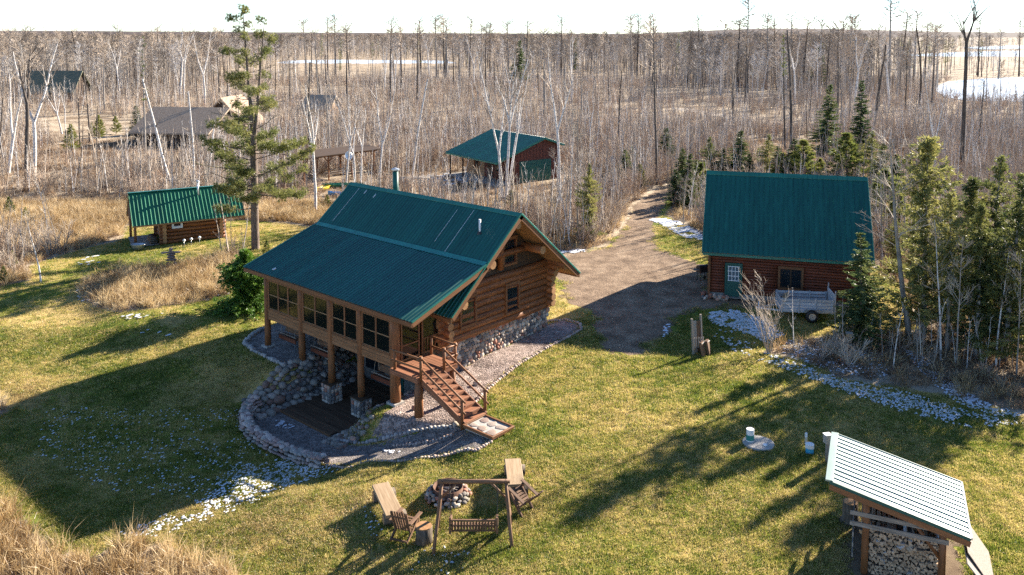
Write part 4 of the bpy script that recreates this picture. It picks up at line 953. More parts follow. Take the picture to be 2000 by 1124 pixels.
sb = bar('bench_seat', (-.72, .72, .47), (.72, .72, .47), .06, .05, m, sw)
for k in range(15):
    xx = -.70 + k * .1; bar('seat_slat', (xx, .50, .48), (xx, .98, .44), .06, .025, m, sb.parent); bar('back_slat', (xx, .48, .46), (xx, .36, .90), .06, .022, m, sb.parent, up=(0, 1, 0))
for yy, zz in ((.5, .44), (.97, .42), (.37, .88), (.44, .66)): bar('bench_rail', (-.78, yy, zz), (.78, yy, zz), .06, .05, m, sw)
for s in (-1, 1):
    bar('bench_end', (s * .77, .38, .42), (s * .77, .36, .98), .07, .07, m, sw, up=(0, 1, 0)); bar('armrest', (s * .77, .36, .70), (s * .77, 1.0, .68), .08, .05, m, sw); bar('bench_end', (s * .77, .98, .40), (s * .77, .98, .70), .07, .07, m, sw, up=(0, 1, 0))
    bar('chain', (s * .77, .40, .95), (s * .80, .75, HT - .05), .02, .02, M['black_metal'], sw); bar('chain', (s * .77, .98, .68), (s * .80, .75, HT - .05), .02, .02, M['black_metal'], sw)

# ------------------------------------------------------------------ wood shed
c0 = Vector((9.70, 24.92, 2.80)); c1 = Vector((11.03, 27.99, 2.80)); e0 = Vector((13.22, 23.39, 1.90))
wdir = (c1 - c0).normalized(); shed_a = math.atan2(wdir.y, wdir.x) - math.pi / 2
shed = empty('wood_shed', (c0.x, c0.y, 0), shed_a, 'open wood shed with pale glinting ribbed metal roof full of split firewood', 'shed')
WD = (c1 - c0).length; LN = math.hypot(e0.x - c0.x, e0.y - c0.y)   # local y along the high edge, local x down the slope
def rz_(x): return 2.80 - .90 * x / LN
SHR = MB(); SHR.add([(x, y, rz_(x) - dz) for x in (.02, LN - .02) for y in (.03, WD - .03) for dz in (.03, .11)], [(0, 2, 3, 1), (4, 5, 7, 6), (0, 1, 5, 4), (2, 6, 7, 3), (0, 4, 6, 2), (1, 3, 7, 5)]); shr = SHR.build('roof', M['trim'], shed)
M['shed_roof'] = metal('shed_roof_painted_glare', (.30, .37, .32), .42, .05); M['shed_roof'].node_tree.nodes['Principled BSDF'].inputs['Metallic'].default_value = .45  # sun glare on green roofing put into a pale, part-metallic base colour
roof_plane(shr, (0, 0, rz_(0)), (LN, 0, rz_(LN)), (0, 1, 0), WD, M['shed_roof'], 4, 3)
bar('ridge_trim', (-.02, -.03, 2.82), (-.02, WD + .03, 2.82), .22, .05, M['shed_roof'], shr); bar('eave_trim', (LN + .02, -.02, 1.90), (LN + .02, WD + .02, 1.90), .06, .07, M['galv'], shr)
for yy in (0, WD): bar('rake_trim', (0, yy + (-.03 if yy < 1 else .03), rz_(0) - .02), (LN, yy + (-.03 if yy < 1 else .03), rz_(LN) - .02), .06, .10, M['green_paint'], shr); bar('fascia', (0, yy + (-.015 if yy < 1 else .015), rz_(0) - .17), (LN, yy + (-.015 if yy < 1 else .015), rz_(LN) - .17), .05, .18, M['trim'], shr)
for x_, y_ in ((1.05, .22), (3.15, .22), (1.05, WD - .25), (3.15, WD - .25)): pole('post', (x_, y_, -.1), (x_, y_, rz_(x_) - .12), .105, .10, M['post'], shed, 12, rng)
for y_ in (.25, WD - .28): pole('beam', (.1, y_, rz_(.1) - .30), (LN - .2, y_, rz_(LN - .2) - .30), .08, .08, M['post'], shed, 9, rng)
pole('knee_brace', (3.15, .2, .9), (2.4, .2, rz_(2.4) - .35), .06, .06, M['post'], shed, 8, rng)
for k in range(4): bar('rail', (.70, .10, .55 + k * .33), (.70, WD - .1, .55 + k * .33), .04, .13, M['grey_wood'], shed)
for zz in (1.55, 1.88): bar('front_rail', (.6, .13, zz), (3.3, .13, zz), .04, .14, M['grey_wood'], shed)
bar('lean_sheet', (LN - .1, .1, 1.35), (LN + .55, .1, .55), 1.0, .03, M['grey_wood'], shed)
MB().add([(LN - .05, .05, 1.45), (LN + .75, .05, .35), (LN + .75, 2.3, .35), (LN - .05, 2.3, 1.45), (LN - .05, .05, 1.41), (LN + .75, .05, .31), (LN + .75, 2.3, .31), (LN - .05, 2.3, 1.41)], [(0, 3, 2, 1)[::-1], (4, 5, 6, 7)[::-1], (0, 1, 5, 4), (1, 2, 6, 5), (2, 3, 7, 6), (3, 0, 4, 7)]).build('side_sheet', M['grey_wood'], shed)
# firewood: split pieces stacked with their ends to the camera
def split_mesh(k, rg):
    L = .40; n = rg.choice((3, 3, 4, 5)); mb = MB(); r = .5
    ang = sorted(rg.uniform(0, 6.28) for _ in range(n)) if n > 3 else [.2 + rg.uniform(-.3, .3), 2.2 + rg.uniform(-.3, .3), 4.4 + rg.uniform(-.3, .3)]
    poly = [(r * math.cos(a), r * math.sin(a)) for a in ang]
    if n > 3: poly = [(r * math.cos(2 * math.pi * j / n + .3), r * math.sin(2 * math.pi * j / n + .3) * .8) for j in range(n)]
    vs = [(x, 0, z) for x, z in poly] + [(x, L, z) for x, z in poly]
    mb.add(vs, [tuple(range(n)), tuple(reversed(range(n, 2 * n)))] + [(i, i + n, (i + 1) % n + n, (i + 1) % n) for i in range(n)])
    me = mb.mesh('split_log', M['firewood_end']); me.materials.append(M['bark']); me.materials.append(M['birch_bark'])
    for i, p in enumerate(me.polygons): p.material_index = 0 if i < 2 or i % 3 else (2 if k % 4 == 0 else 1)
    return me
M['firewood_end'] = mat('firewood_end', [(.24,.15,.09),(.40,.28,.18),(.54,.42,.30)], .85, .2, 6, (1,1,1), 4, 0, None, .3)
M['birch_bark'] = mat('birch_bark', [(.09,.075,.065),(.56,.52,.48),(.74,.71,.67),(.80,.77,.73)], .75, .2, 4, (1,1,5), 4, .01, None, .1, 0, [.30,.40,.55,.7])
rg = random.Random(7); SPL = [split_mesh(k, rg) for k in range(10)]
wp = empty('firewood_stack', shed.matrix_basis @ Vector((0, 0, 0)), shed_a, 'firewood stacked to the rails inside the open wood shed', 'firewood')
cnt = 0
for zi in range(14):
    for xi in range(19):
        xx = 1.2 + xi * .11 + (.06 if zi % 2 else 0) + rg.uniform(-.02, .02); zz = .08 + zi * .112 + rg.uniform(-.02, .02)
        if xx > 3.05 or zz > 1.60 + rg.uniform(-.12, .05): continue
        o = link('split_log', rg.choice(SPL), wp); s = rg.uniform(.135, .175); o.scale = (s, rg.uniform(.9, 1.1), s); o.location = (xx, .22 + rg.uniform(-.07, .05), zz); o.rotation_euler = (rg.uniform(-.06, .06), rg.uniform(0, 6.28), rg.uniform(-.08, .08)); cnt += 1
for k in range(26):   # loose pieces thrown on top, some with white birch bark
    o = link('split_log', SPL[rg.choice((0, 4, 8, 1, 2))], wp); s = rg.uniform(.14, .20); o.scale = (s, 1.1, s); o.location = (rg.uniform(1.1, 2.9), rg.uniform(.05, .4), 1.02 + rg.uniform(0, .15)); o.rotation_euler = (rg.uniform(-.7, -.3), rg.uniform(0, 6), rg.uniform(-.3, .3)); 
rest = MB()
for yi in range(1, 6):
    for xi in range(15):
        for zi in (11, 12, 13):
            xx = .98 + xi * .145; zz = .1 + zi * .112 - rg.uniform(0, .12); y_ = .25 + yi * .45
            rest.tube([(xx, y_, zz), (xx, y_ + .4, zz)], [.07, .07], 5)
tag(rest.build('split_log_rows', M['firewood_end'], wp), kind='stuff')
box('stack_core', 1.0, 3.0, .72, WD - .4, 0, 1.28, M['bark'], wp)

# ------------------------------------------------------------------ small yard things
def stump(name, p, r, h, label, flare=1.25):
    s = empty(name, p, 0, label, 'stump'); MB().tube([(0, 0, -.05), (.02, 0, .12), (0, .01, h * .6), (0, 0, h)], [r * flare, r * 1.08, r, r * .98], 14).build('trunk', M['bark'], s, True); MB().tube([(0, 0, h - .005), (0, 0, h + .012)], [r * .93, r * .92], 14).build('top', M['log_end'], s); return s
stump('chopping_stump', gp(1660, 1018), .25, .68, 'tall chopping stump on the lawn left of the wood shed', 1.5)
well = empty('septic_cover', gp(1481, 868), 0, 'round concrete cover with a green-banded white pipe on the lawn', 'septic cover')
MB().tube([(0, 0, -.02), (0, 0, .07), (0, 0, .09)], [.62, .62, .58], 26).build('lid', M['concrete'], well); MB().tube([(.2, -.25, .085), (.2, -.25, .12)], [.10, .09], 10).build('handle', M['galv'], well)
MB().tube([(-.30, .12, .08), (-.30, .12, .58)], [.155, .155], 16).build('pipe', M['white_paint'], well); MB().tube([(-.30, .12, .14), (-.30, .12, .36)], [.158, .158], 16).build('green_band', mat('teal_band', [(.03,.20,.17),(.04,.26,.22)], .5, .4, 3), well)
def capped(p, r, h, bandcol, label, name='vent_pipe'):
    v = empty(name, p, 0, label, 'pipe'); MB().tube([(0, 0, -.02), (0, 0, h)], [r, r], 16).build('pipe', mat('band', [bandcol, bandcol], .5, .4), v); MB().tube([(0, 0, h - .12), (0, 0, h + .03), (0, 0, h + .06)], [r * 1.12, r * 1.12, r * .7], 16).build('cap', M['white_paint'], v); return v
capped(gp(1581, 885), .15, .34, (.05,.35,.55), 'short blue well casing with white cap left of the wood shed', 'well_casing')
capped(gp(1574, 868), .045, .42, (.55,.50,.42), 'thin pale pipe standing just behind the blue well casing')
ub = empty('utility_post', gp(1618, 903), R(12), 'grey weathered post with a meter box by the shed roof corner', 'post')
pole('post', (0, 0, -.1), (-.03, 0, 1.15), .12, .11, M['grey_wood'], ub, 10, rng); box('meter_box', -.25, -.03, -.2, .02, .83, 1.16, M['galv'], ub); box('box_lid', -.27, -.01, -.22, .04, 1.162, 1.18, M['white_paint'], ub)
# archery target stand
tg = empty('target_stand', gp(1362, 690), R(40), 'leaning grey board stand with stacked blocks on the shaded lawn', 'target stand')
for k in range(2): bar('plank', (-.16 + k * .32, 0, .05), (-.16 + k * .32, .12, 1.7 - .06 * k), .30, .05, M['dark_furn'] if k else M['grey_wood'], tg, up=(0, -1, .1))
for s in (-1, 1): bar('frame_post', (s * .36, -.03, -.05), (s * .36, .12, 1.9 + .04 * s), .10, .10, M['grey_wood'], tg, up=(0, 1, 0))
for k in range(5): bar('slat', (-.5 + k * .1, -.18 - k * .05, .45), (-.4 + k * .12, -.1 - k * .05, .95), .06, .04, M['grey_wood'], tg, up=(0, 1, 0))
for (xx, yy, a) in ((-.05, -.45, .35), (.32, -.5, .5)):
    o = bar('block', (xx, yy, .03), (xx - .05, yy + .14, .72), .40, .14, M['dark_furn'], tg, up=(math.sin(a), -1, .2)); bar('block_top', (xx - .21, yy + .10, .66), (xx + .13, yy + .18, .66), .22, .04, M['concrete'], tg)
# utility trailer
tq = gp(1575, 628); trl = empty('utility_trailer', tq, R(-7), 'grey wooden slat-sided utility trailer parked in front of the garage', 'trailer')
TG = mat('silver_grey_boards', [(.30,.29,.29),(.46,.45,.45),(.58,.57,.56)], .8, .2, 4, (.3,6,6), 5, .004, None, .14)
box('bed', -1.45, 1.45, -.05, 1.5, .52, .58, TG, trl)
for yy in (-.08, 1.53):
    for k in range(4): bar('side_board', (-1.45, yy, .66 + k * .19), (1.45, yy, .66 + k * .19), .03, .155, TG, trl)
    for xx in (-1.4, -.47, .47, 1.4): bar('stake', (xx, yy - .035, .5), (xx, yy - .035, 1.36), .05, .08, TG, trl, up=(0, 1, 0))
for k in range(4): bar('front_board', (-1.47, -.05, .66 + k * .19), (-1.47, 1.5, .66 + k * .19), .03, .155, TG, trl)
for k in range(5): bar('tail_board', (1.49, -.08, .62 + k * .23), (1.49, 1.55, .62 + k * .23), .03, .20, TG, trl)
bar('tail_stake', (1.53, -.1, .5), (1.53, -.1, 1.85), .06, .07, TG, trl, up=(0, 1, 0)); bar('tail_stake', (1.53, 1.55, .5), (1.53, 1.55, 1.85), .06, .07, TG, trl, up=(0, 1, 0))
for yy in (-.22, 1.67):
    wmb = MB(); n = 20; prof = [(.20, -.10), (.33, -.09), (.36, -.05), (.36, .05), (.33, .09), (.20, .10)]
    vs = []
    for r_, o_ in prof:
        for j in range(n): a = 2 * math.pi * j / n; vs.append((.25 + r_ * math.cos(a), yy + o_, .36 + r_ * math.sin(a)))
    wmb.add(vs, [(i * n + j, (i + 1) * n + j, (i + 1) * n + (j + 1) % n, i * n + (j + 1) % n) for i in range(5) for j in range(n)])
    wo = link('wheel', None, trl); wmb.build('tyre', M['black_metal'], wo, True); MB().tube([(.25, yy - .06, .36), (.25, yy + .06, .36)], [.21, .21], 14).build('rim', M['galv'], wo)
    MB().add([(-.3, yy - .14, .62), (-.12, yy - .14, .80), (.62, yy - .14, .80), (.8, yy - .14, .62), (-.3, yy + .12, .62), (-.12, yy + .12, .80), (.62, yy + .12, .80), (.8, yy + .12, .62)], [(0, 1, 5, 4), (1, 2, 6, 5), (2, 3, 7, 6)]).build('mudguard', TG, trl)
for yy in (.2, 1.25): bar('drawbar', (-1.45, yy, .52), (-2.7, .72, .48), .07, .09, M['galv'], trl)
pole('jack', (-2.55, .72, .05), (-2.55, .72, .85), .035, .035, M['galv'], trl, 8)
cb = empty('cardboard_bundle', trl.matrix_basis @ Vector((-1.05, .95, .59)), R(10), 'bundle of pale planks standing inside the utility trailer', 'planks')
for k in range(4): bar('plank', (-.1 + k * .09, 0, 0), (-.06 + k * .1, .1, .62 + .05 * k), .08, .03, M['bench_top'], cb, up=(0, 1, 0))
# bird house on a post in the scrub
bh = empty('bird_house', gp(1657, 690), R(-15), 'pale wooden bird house on a dark post in the scrub', 'bird house')
bar('post', (0, 0, -.1), (0, 0, .65), .08, .08, M['gable'], bh, up=(0, 1, 0)); box('box', -.13, .13, -.12, .12, .62, 1.05, M['bench_top'], bh); bar('roof', (-.17, -.02, 1.08), (.17, -.02, 1.08), .34, .03, M['grey_wood'], bh); MB().tube([(0, -.115, .88), (0, -.125, .88)], [.03, .03], 10).build('hole', M['black_metal'], bh)
# stone figure
ik = empty('stone_figure', gp(335, 523), R(10), 'standing figure of stacked dark stones with outstretched arms', 'stone figure')
SD = stone_meshes('stone', stone_mat('figure_stone', [(.15,.12,.115),(.20,.165,.155),(.17,.14,.13),(.23,.19,.18)]), 5, 71, .9)
for (xx, zz, a, b, nm) in ((-.24,.22,.20,.5,'leg_stone'),(.24,.22,.20,.5,'leg_stone'),(0,.56,.75,.22,'hip_stone'),(0,.76,.55,.24,'body_stone'),(0,.95,.62,.2,'body_stone'),(-.42,1.10,.55,.15,'arm_stone'),(.42,1.10,.55,.15,'arm_stone'),(0,1.12,.5,.2,'shoulder_stone'),(0,1.32,.26,.28,'head_stone')):
    put_stone((xx, 0, zz), (a, .28, b), (0, rng.uniform(-.05, .05), 0), ik, SD, nm, rng)
# grill by the garage corner
gl = empty('charcoal_grill', gp(1372, 548), R(20), 'black grill cart standing at the left corner of the log garage', 'grill')
for xx in (-.28, .28):
    for yy in (-.2, .2): bar('leg', (xx, yy, 0), (xx, yy, .62), .03, .03, M['black_metal'], gl, up=(0, 1, 0))
box('firebox', -.35, .35, -.26, .26, .6, .82, M['black_metal'], gl); mb = MB(); n = 8
pts_ = [(.26 * math.cos(math.pi * j / n), .82 + .24 * math.sin(math.pi * j / n)) for j in range(n + 1)]
mb.add([(-.35, y, z) for y, z in pts_] + [(.35, y, z) for y, z in pts_], [tuple(reversed(range(n + 1))), tuple(range(n + 1, 2 * n + 2))] + [(i, i + 1, i + n + 2, i + n + 1) for i in range(n)]); mb.build('lid', M['black_metal'], gl)
for k in range(5): bar('shelf_slat', (-.75, -.2 + k * .1, .80), (-.37, -.2 + k * .1, .80), .07, .02, M['grey_wood'], gl)
for yy in (-.23, .23): MB().tube([(.3, yy - .02, .12), (.3, yy + .02, .12)], [.12, .12], 12).build('wheel', M['black_metal'], gl)
# log pile, boats and dish behind the cabin
lp = empty('log_pile', gp(806, 360), R(15), 'pile of pale unsplit logs behind the cabin roof near the leaning birch', 'logs')
for k in range(18):
    row = k // 7; pole('log', (-1.6 + rng.uniform(-.3, .3), -.9 + (k % 7) * .34 + row * .15, .15 + row * .26), (1.5 + rng.uniform(-.4, .4), -.9 + (k % 7) * .34 + row * .15 + rng.uniform(-.2, .2), .15 + row * .26), .15, .13, M['grey_wood'], lp, 8, rng, M['log_end'])
def boat(p, rz, hullm, label, L=3.2, W=.9, cat='boat', name='paddle_boat', roll=0):
    b_ = empty(name, p, rz, label, cat); b_.rotation_euler = (roll, 0, rz); n = 11; prof = []
    vs = []; k = 6
    for i in range(n):
        t = -1 + 2 * i / (n - 1); hw = W / 2 * max(.04, 1 - abs(t) ** 2.6); sh = .35 + .12 * t * t
        for q in ((-1, sh), (-.8, .12), (-.3, 0.02), (.3, .02), (.8, .12), (1, sh)): vs.append((t * L / 2, hw * q[0], q[1]))
    mb = MB(); mb.add(vs, [(i * k + j, (i + 1) * k + j, (i + 1) * k + j + 1, i * k + j + 1) for i in range(n - 1) for j in range(k - 1)]); mb.build('hull', hullm, b_, True)
    for s in (-1, 1): bar('gunwale', (-L * .33, s * W * .45, .39), (L * .33, s * W * .45, .39), .05, .05, hullm, b_)
    for t in (-.22, .2): bar('seat', (L * t, -W * .4, .26), (L * t, W * .4, .26), .22, .04, M['grey_wood'], b_)
    return b_
YEL = mat('yellow_plastic', [(.62,.48,.03),(.70,.56,.06)], .45, .4); GRN = mat('green_plastic', [(.03,.20,.13),(.05,.26,.17)], .45, .4); BLU = mat('blue_plastic', [(.04,.20,.42),(.07,.28,.52)], .45, .4)
boat(gp(632, 372), R(70), YEL, 'small yellow boat lying left of the cabin roof', 2.2, .8); boat(gp(672, 366), R(8), GRN, 'long green canoe lying behind the left end of the cabin roof', 4.6, .9, name='canoe'); boat(gp(664, 384), R(-25), BLU, 'blue kayak lying in the brush against the cabin roof edge', 3.0, .7, name='kayak')
dsh = empty('satellite_dish', gp(681, 352), 0, 'grey satellite dish on a mast among the white birches', 'dish')
pole('mast', (0, 0, -.1), (0, 0, 2.6), .04, .04, M['galv'], dsh, 8); db = lathe_shell(MB(), [(0, 0), (.2, .03), (.42, .13), (.44, .13), (.2, .01), (0, -.02)], 18, 1, 1.15).build('reflector', M['galv'], dsh, True); db.rotation_euler = (R(75), 0, R(35)); db.location = (0, -.05, 2.75)
bar('feed_arm', (0, -.05, 2.5), (-.25, -.45, 2.7), .03, .03, M['galv'], dsh)
# garden lights by the sauna
for i, (u, v) in enumerate(((360, 484), (390, 478), (374, 481))):
    g_ = empty('garden_light', gp(u, v), 0, ['white ball garden light, leftmost in front of the sauna cabin', 'white ball garden light, rightmost in front of the sauna cabin', 'white ball garden light between two others at the sauna cabin'][i], 'garden light', 'garden lights at the sauna'); pole('stake', (0, 0, -.05), (0, 0, .5), .015, .015, M['galv'], g_, 6); MB().tube([(0, 0, .46), (0, 0, .52), (0, 0, .60), (0, 0, .66)], [.05, .11, .11, .04], 10).build('globe', M['white_paint'], g_, True)
# ------------------------------------------------------------------ vegetation materials
def leaf_mat(name, cols, trans=.35, rnd=.25, rough=.7, scale=1.2, scale2=None):
    m = bpy.data.materials.new(name); m.use_nodes = True; N, L = nodes(m); N.remove(N['Principled BSDF'])
    tc = N.new('ShaderNodeNewGeometry'); nz = N.new('ShaderNodeTexNoise'); nz.inputs['Scale'].default_value = scale; nz.inputs['Detail'].default_value = 3; L.new(tc.outputs['Position'], nz.inputs['Vector'])
    oi = N.new('ShaderNodeObjectInfo'); ad = N.new('ShaderNodeMath'); ad.operation = 'MULTIPLY_ADD'; ad.inputs[1].default_value = rnd * 1.2; L.new(oi.outputs['Random'], ad.inputs[0])
    sb = N.new('ShaderNodeMath'); sb.operation = 'SUBTRACT'; sb.inputs[1].default_value = rnd * .6; nout = nz.outputs[0]
    if scale2:
        n2 = N.new('ShaderNodeTexNoise'); n2.inputs['Scale'].default_value = scale2; n2.inputs['Detail'].default_value = 3; L.new(tc.outputs['Position'], n2.inputs['Vector'])
        m2_ = N.new('ShaderNodeMath'); m2_.operation = 'MULTIPLY_ADD'; m2_.inputs[1].default_value = .9; m2_.inputs[2].default_value = -.45; L.new(n2.outputs[0], m2_.inputs[0]); a2_ = N.new('ShaderNodeMath'); a2_.operation = 'ADD'; L.new(nout, a2_.inputs[0]); L.new(m2_.outputs[0], a2_.inputs[1]); nout = a2_.outputs[0]
    L.new(nout, sb.inputs[0]); L.new(sb.outputs[0], ad.inputs[2])
    n = len(cols); r = ramp(N, cols, [.28 + .44 * i / (n - 1) for i in range(n)]); L.new(ad.outputs[0], r.inputs[0])
    d = N.new('ShaderNodeBsdfDiffuse'); t = N.new('ShaderNodeBsdfTranslucent'); g = N.new('ShaderNodeBsdfGlossy'); g.inputs['Roughness'].default_value = .45; g.inputs['Color'].default_value = (.6, .6, .6, 1)
    L.new(r.outputs[0], d.inputs[0]); L.new(r.outputs[0], t.inputs[0])
    mx = N.new('ShaderNodeMixShader'); mx.inputs[0].default_value = trans; L.new(d.outputs[0], mx.inputs[1]); L.new(t.outputs[0], mx.inputs[2])
    m2 = N.new('ShaderNodeMixShader'); m2.inputs[0].default_value = .05; L.new(mx.outputs[0], m2.inputs[1]); L.new(g.outputs[0], m2.inputs[2])
    L.new(m2.outputs[0], N['Material Output'].inputs[0]); return m
M['needle'] = leaf_mat('pine_needles', [(.07,.095,.026),(.165,.185,.055),(.29,.28,.095)], .42, .25, scale=.9)
M['spruce'] = leaf_mat('spruce_needles', [(.045,.075,.026),(.10,.14,.045),(.19,.21,.07)], .40, .25, scale=.9)
M['cedar'] = leaf_mat('cedar_sprays', [(.065,.088,.026),(.17,.185,.052),(.31,.29,.092)], .45, .25, scale=.7)
M['youngpine'] = leaf_mat('young_pine_needles', [(.075,.105,.024),(.16,.19,.042),(.30,.29,.075)], .45, .2, scale=1.2)
M['arbor'] = leaf_mat('arborvitae_leaves', [(.05,.12,.016),(.11,.21,.026),(.21,.33,.045)], .30, .15, scale=1.5)
M['grass'] = leaf_mat('lawn_grass', [(.11,.155,.02),(.25,.265,.04),(.43,.37,.09),(.58,.46,.18)], .5, .6, scale=.9, scale2=.16)
M['deadlawn'] = leaf_mat('dead_lawn_grass', [(.24,.17,.06),(.44,.32,.13),(.62,.47,.23)], .45, .6, scale=.9)
M['straw'] = leaf_mat('dry_grass', [(.26,.16,.065),(.48,.34,.17),(.66,.51,.29)], .4, .6, scale=.5)
M['fern'] = leaf_mat('dead_fern', [(.14,.085,.05),(.27,.175,.105),(.40,.28,.175)], .35, .5, scale=.6)
M['moss'] = leaf_mat('green_brush_grass', [(.06,.07,.02),(.14,.13,.04),(.26,.21,.08)], .35, .4, scale=.6)
def twig_mat(name, cols, rnd=.3, scale=2.0, stretch=(1, 1, .3)):
    return mat(name, cols, .85, .2, scale, stretch, 3, 0, None, rnd)
M['twig'] = twig_mat('grey_brown_twigs', [(.21,.165,.125),(.37,.30,.235),(.52,.44,.36)])
M['twig_tan'] = twig_mat('tan_twigs', [(.26,.205,.155),(.45,.37,.29),(.60,.52,.43)])
M['twig_red'] = twig_mat('red_brown_twigs', [(.22,.15,.105),(.37,.27,.20),(.50,.39,.30)])
M['bark_grey'] = mat('grey_bark', [(.14,.125,.11),(.28,.25,.22),(.42,.385,.35)], .9, .15, 3, (3,3,.6), 5, .02, None, .2)
M['bark_dark'] = mat('dark_dead_bark', [(.045,.036,.030),(.095,.078,.066),(.17,.145,.125)], .9, .15, 3, (3,3,.6), 5, .02, None, .2)
M['bark_birch'] = mat('white_birch_bark', [(.06,.05,.045),(.40,.36,.33),(.62,.585,.55),(.74,.71,.67)], .75, .2, 1.8, (1.5,1.5,4), 5, .008, None, .08, 0, [.33,.40,.52,.68])
M['bark_pine'] = mat('pine_bark', [(.07,.052,.042),(.15,.115,.095),(.23,.185,.155)], .9, .15, 5, (2,2,.5), 5, .03)

# ------------------------------------------------------------------ tree shapes
def limb(mb, p, d, L, r0, r1, n, sides, wob, rg, up=0.0):
    pts = [Vector(p)]; d = Vector(d).normalized(); st = L / n
    for i in range(n):
        d = (d + Vector((rg.uniform(-wob, wob), rg.uniform(-wob, wob), rg.uniform(-wob, wob) * .6 + up))).normalized(); pts.append(pts[-1] + d * st)
    mb.tube(pts, [r0 + (r1 - r0) * i / n for i in range(n + 1)], sides, False); return pts
def rdir(az, el): return Vector((math.cos(az) * math.cos(el), math.sin(az) * math.cos(el), math.sin(el)))
def at_t(pts, t):
    k = t * (len(pts) - 1); i = min(int(k), len(pts) - 2); return pts[i].lerp(pts[i + 1], k - i), (pts[i + 1] - pts[i]).normalized()
def twigs(mb, pts, n, L, r, rg, t0=.25, spread=.8, sub=2, up=.05):
    for j in range(n):
        t = rg.uniform(t0, 1); p, d = at_t(pts, t); a = rg.uniform(0, 6.28); q = (d + rdir(a, rg.uniform(-.2, .5)) * spread).normalized(); l = L * rg.uniform(.5, 1.1) * (1.15 - .5 * t)
        q2 = limb(mb, p, q, l, r, r * .35, 2, 3, .15, rg, up)
        for s in range(sub):
            p2, d2 = at_t(q2, rg.uniform(.3, .95)); limb(mb, p2, (d2 + rdir(rg.uniform(0, 6.28), rg.uniform(-.2, .6)) * .8), l * .45, r * .55, r * .25, 1, 3, .1, rg)
def bare_tree(style, seed, H, r, tw=.02, fork=None, el=(1.15, 1.42)):
    rg = random.Random(seed); T = MB(); C = MB()
    if style == 'birch':                                 # forked, ascending limbs, broken tops
        fork = fork or rg.uniform(.30, .5); tr = limb(T, (0, 0, -.2), (rg.uniform(-.06, .06), rg.uniform(-.06, .06), 1), H * fork, r, r * .74, 5, 8, .05, rg)
        lims = []
        nl = rg.choice((2, 2, 3)); a0 = rg.uniform(0, 6.28)
        for k in range(nl):
            d = rdir(a0 + 6.28 * k / nl + rg.uniform(-.4, .4), rg.uniform(*el)); L = H * (1 - fork) * (1.0 if k == 0 else rg.uniform(.6, .95)); lims.append(limb(T, tr[-1] - Vector((0, 0, .1)), d, L, r * .66, r * .18, 6, 6, .10, rg, .05))
        for lm in lims:
            for j in range(rg.randint(4, 6)):
                p, d = at_t(lm, rg.uniform(.2, .95)); b = limb(T if j < 2 else C, p, d + rdir(rg.uniform(0, 6.28), .2) * .9, H * rg.uniform(.08, .2), r * .26, r * .08, 3, 4, .16, rg, .08); twigs(C, b, 4, H * .06, tw, rg)
            twigs(C, lm, 7, H * .07, tw, rg, .5)
    elif style == 'aspen':
        tr = limb(T, (0, 0, -.2), (rg.uniform(-.04, .04), rg.uniform(-.04, .04), 1), H, r, r * .15, 8, 6, .035, rg, .03)
        for j in range(20):
            t = rg.uniform(.38, .97); p, d = at_t(tr, t); b = limb(C, p, rdir(rg.uniform(0, 6.28), rg.uniform(.45, .95)), H * .22 * (1.25 - t), r * .28 * (1.15 - t), tw * .5, 3, 3, .12, rg, .06); twigs(C, b, 6, H * .07, tw * .8, rg, .2)
    elif style == 'snag':                                # dead conifer: straight pole, bare whorls in the top third
        tr = limb(T, (0, 0, -.2), (rg.uniform(-.025, .025), rg.uniform(-.025, .025), 1), H, r, r * .22, 9, 7, .018, rg, .02)
        t = .28
        while t < .99:
            p, d = at_t(tr, t); full = t > .66
            for j in range(rg.randint(3, 5) if full else rg.choice((0, 1, 1))):
                el = rg.uniform(-.05, .35) + (.35 if t > .85 else 0); L = H * (.17 if full else .06) * rg.uniform(.5, 1.1) * (1.25 - .55 * t)
                b = limb(C, p, rdir(rg.uniform(0, 6.28), el), L, r * .22, tw * .5, 3, 3, .10, rg, .10)
                if full: twigs(C, b, 2, L * .4, tw, rg, .3, .9, 1, .1)
            t += .028 if full else .05
    elif style == 'pole':                                # broken bare trunk
        tr = limb(T, (0, 0, -.2), (rg.uniform(-.04, .04), rg.uniform(-.04, .04), 1), H, r, r * .5, 9, 7, .065, rg)
        for j in range(10):
            p, d = at_t(tr, rg.uniform(.3, .98)); limb(C, p, rdir(rg.uniform(0, 6.28), rg.uniform(0, .7)), H * rg.uniform(.06, .18), r * .3, tw * .5, 4, 4, .2, rg, .1)
    elif style == 'shrub':                               # many stems from the ground
        for k in range(rg.randint(6, 9)):
            d = rdir(rg.uniform(0, 6.28), rg.uniform(.75, 1.35)); s = limb(T, (rg.uniform(-.1, .1), rg.uniform(-.1, .1), -.05), d, H * rg.uniform(.6, 1), r, r * .3, 4, 5, .10, rg, .06); twigs(C, s, 9, H * .3, tw, rg, .2, .9, 3)
    elif style == 'sapling':
        tr = limb(T, (0, 0, -.1), (rg.uniform(-.1, .1), rg.uniform(-.1, .1), 1), H, r, r * .25, 4, 4, .05, rg)
        twigs(C, tr, rg.randint(5, 9), H * .20, tw, rg, .3, .6, 1, .15)
    return T, C
def blade(mb, p, d, L, w, rg):
    s = d.cross(Vector((rg.uniform(-1, 1), rg.uniform(-1, 1), rg.uniform(-1, 1))))
    if s.length < 1e-4: return
    s.normalize(); e = p + d * L; n = len(mb.v); a = p - s * w * .5; b = p + s * w * .5
    mb.v.extend([(a.x, a.y, a.z), (b.x, b.y, b.z), (e.x, e.y, e.z)]); mb.f.append((n, n + 1, n + 2))
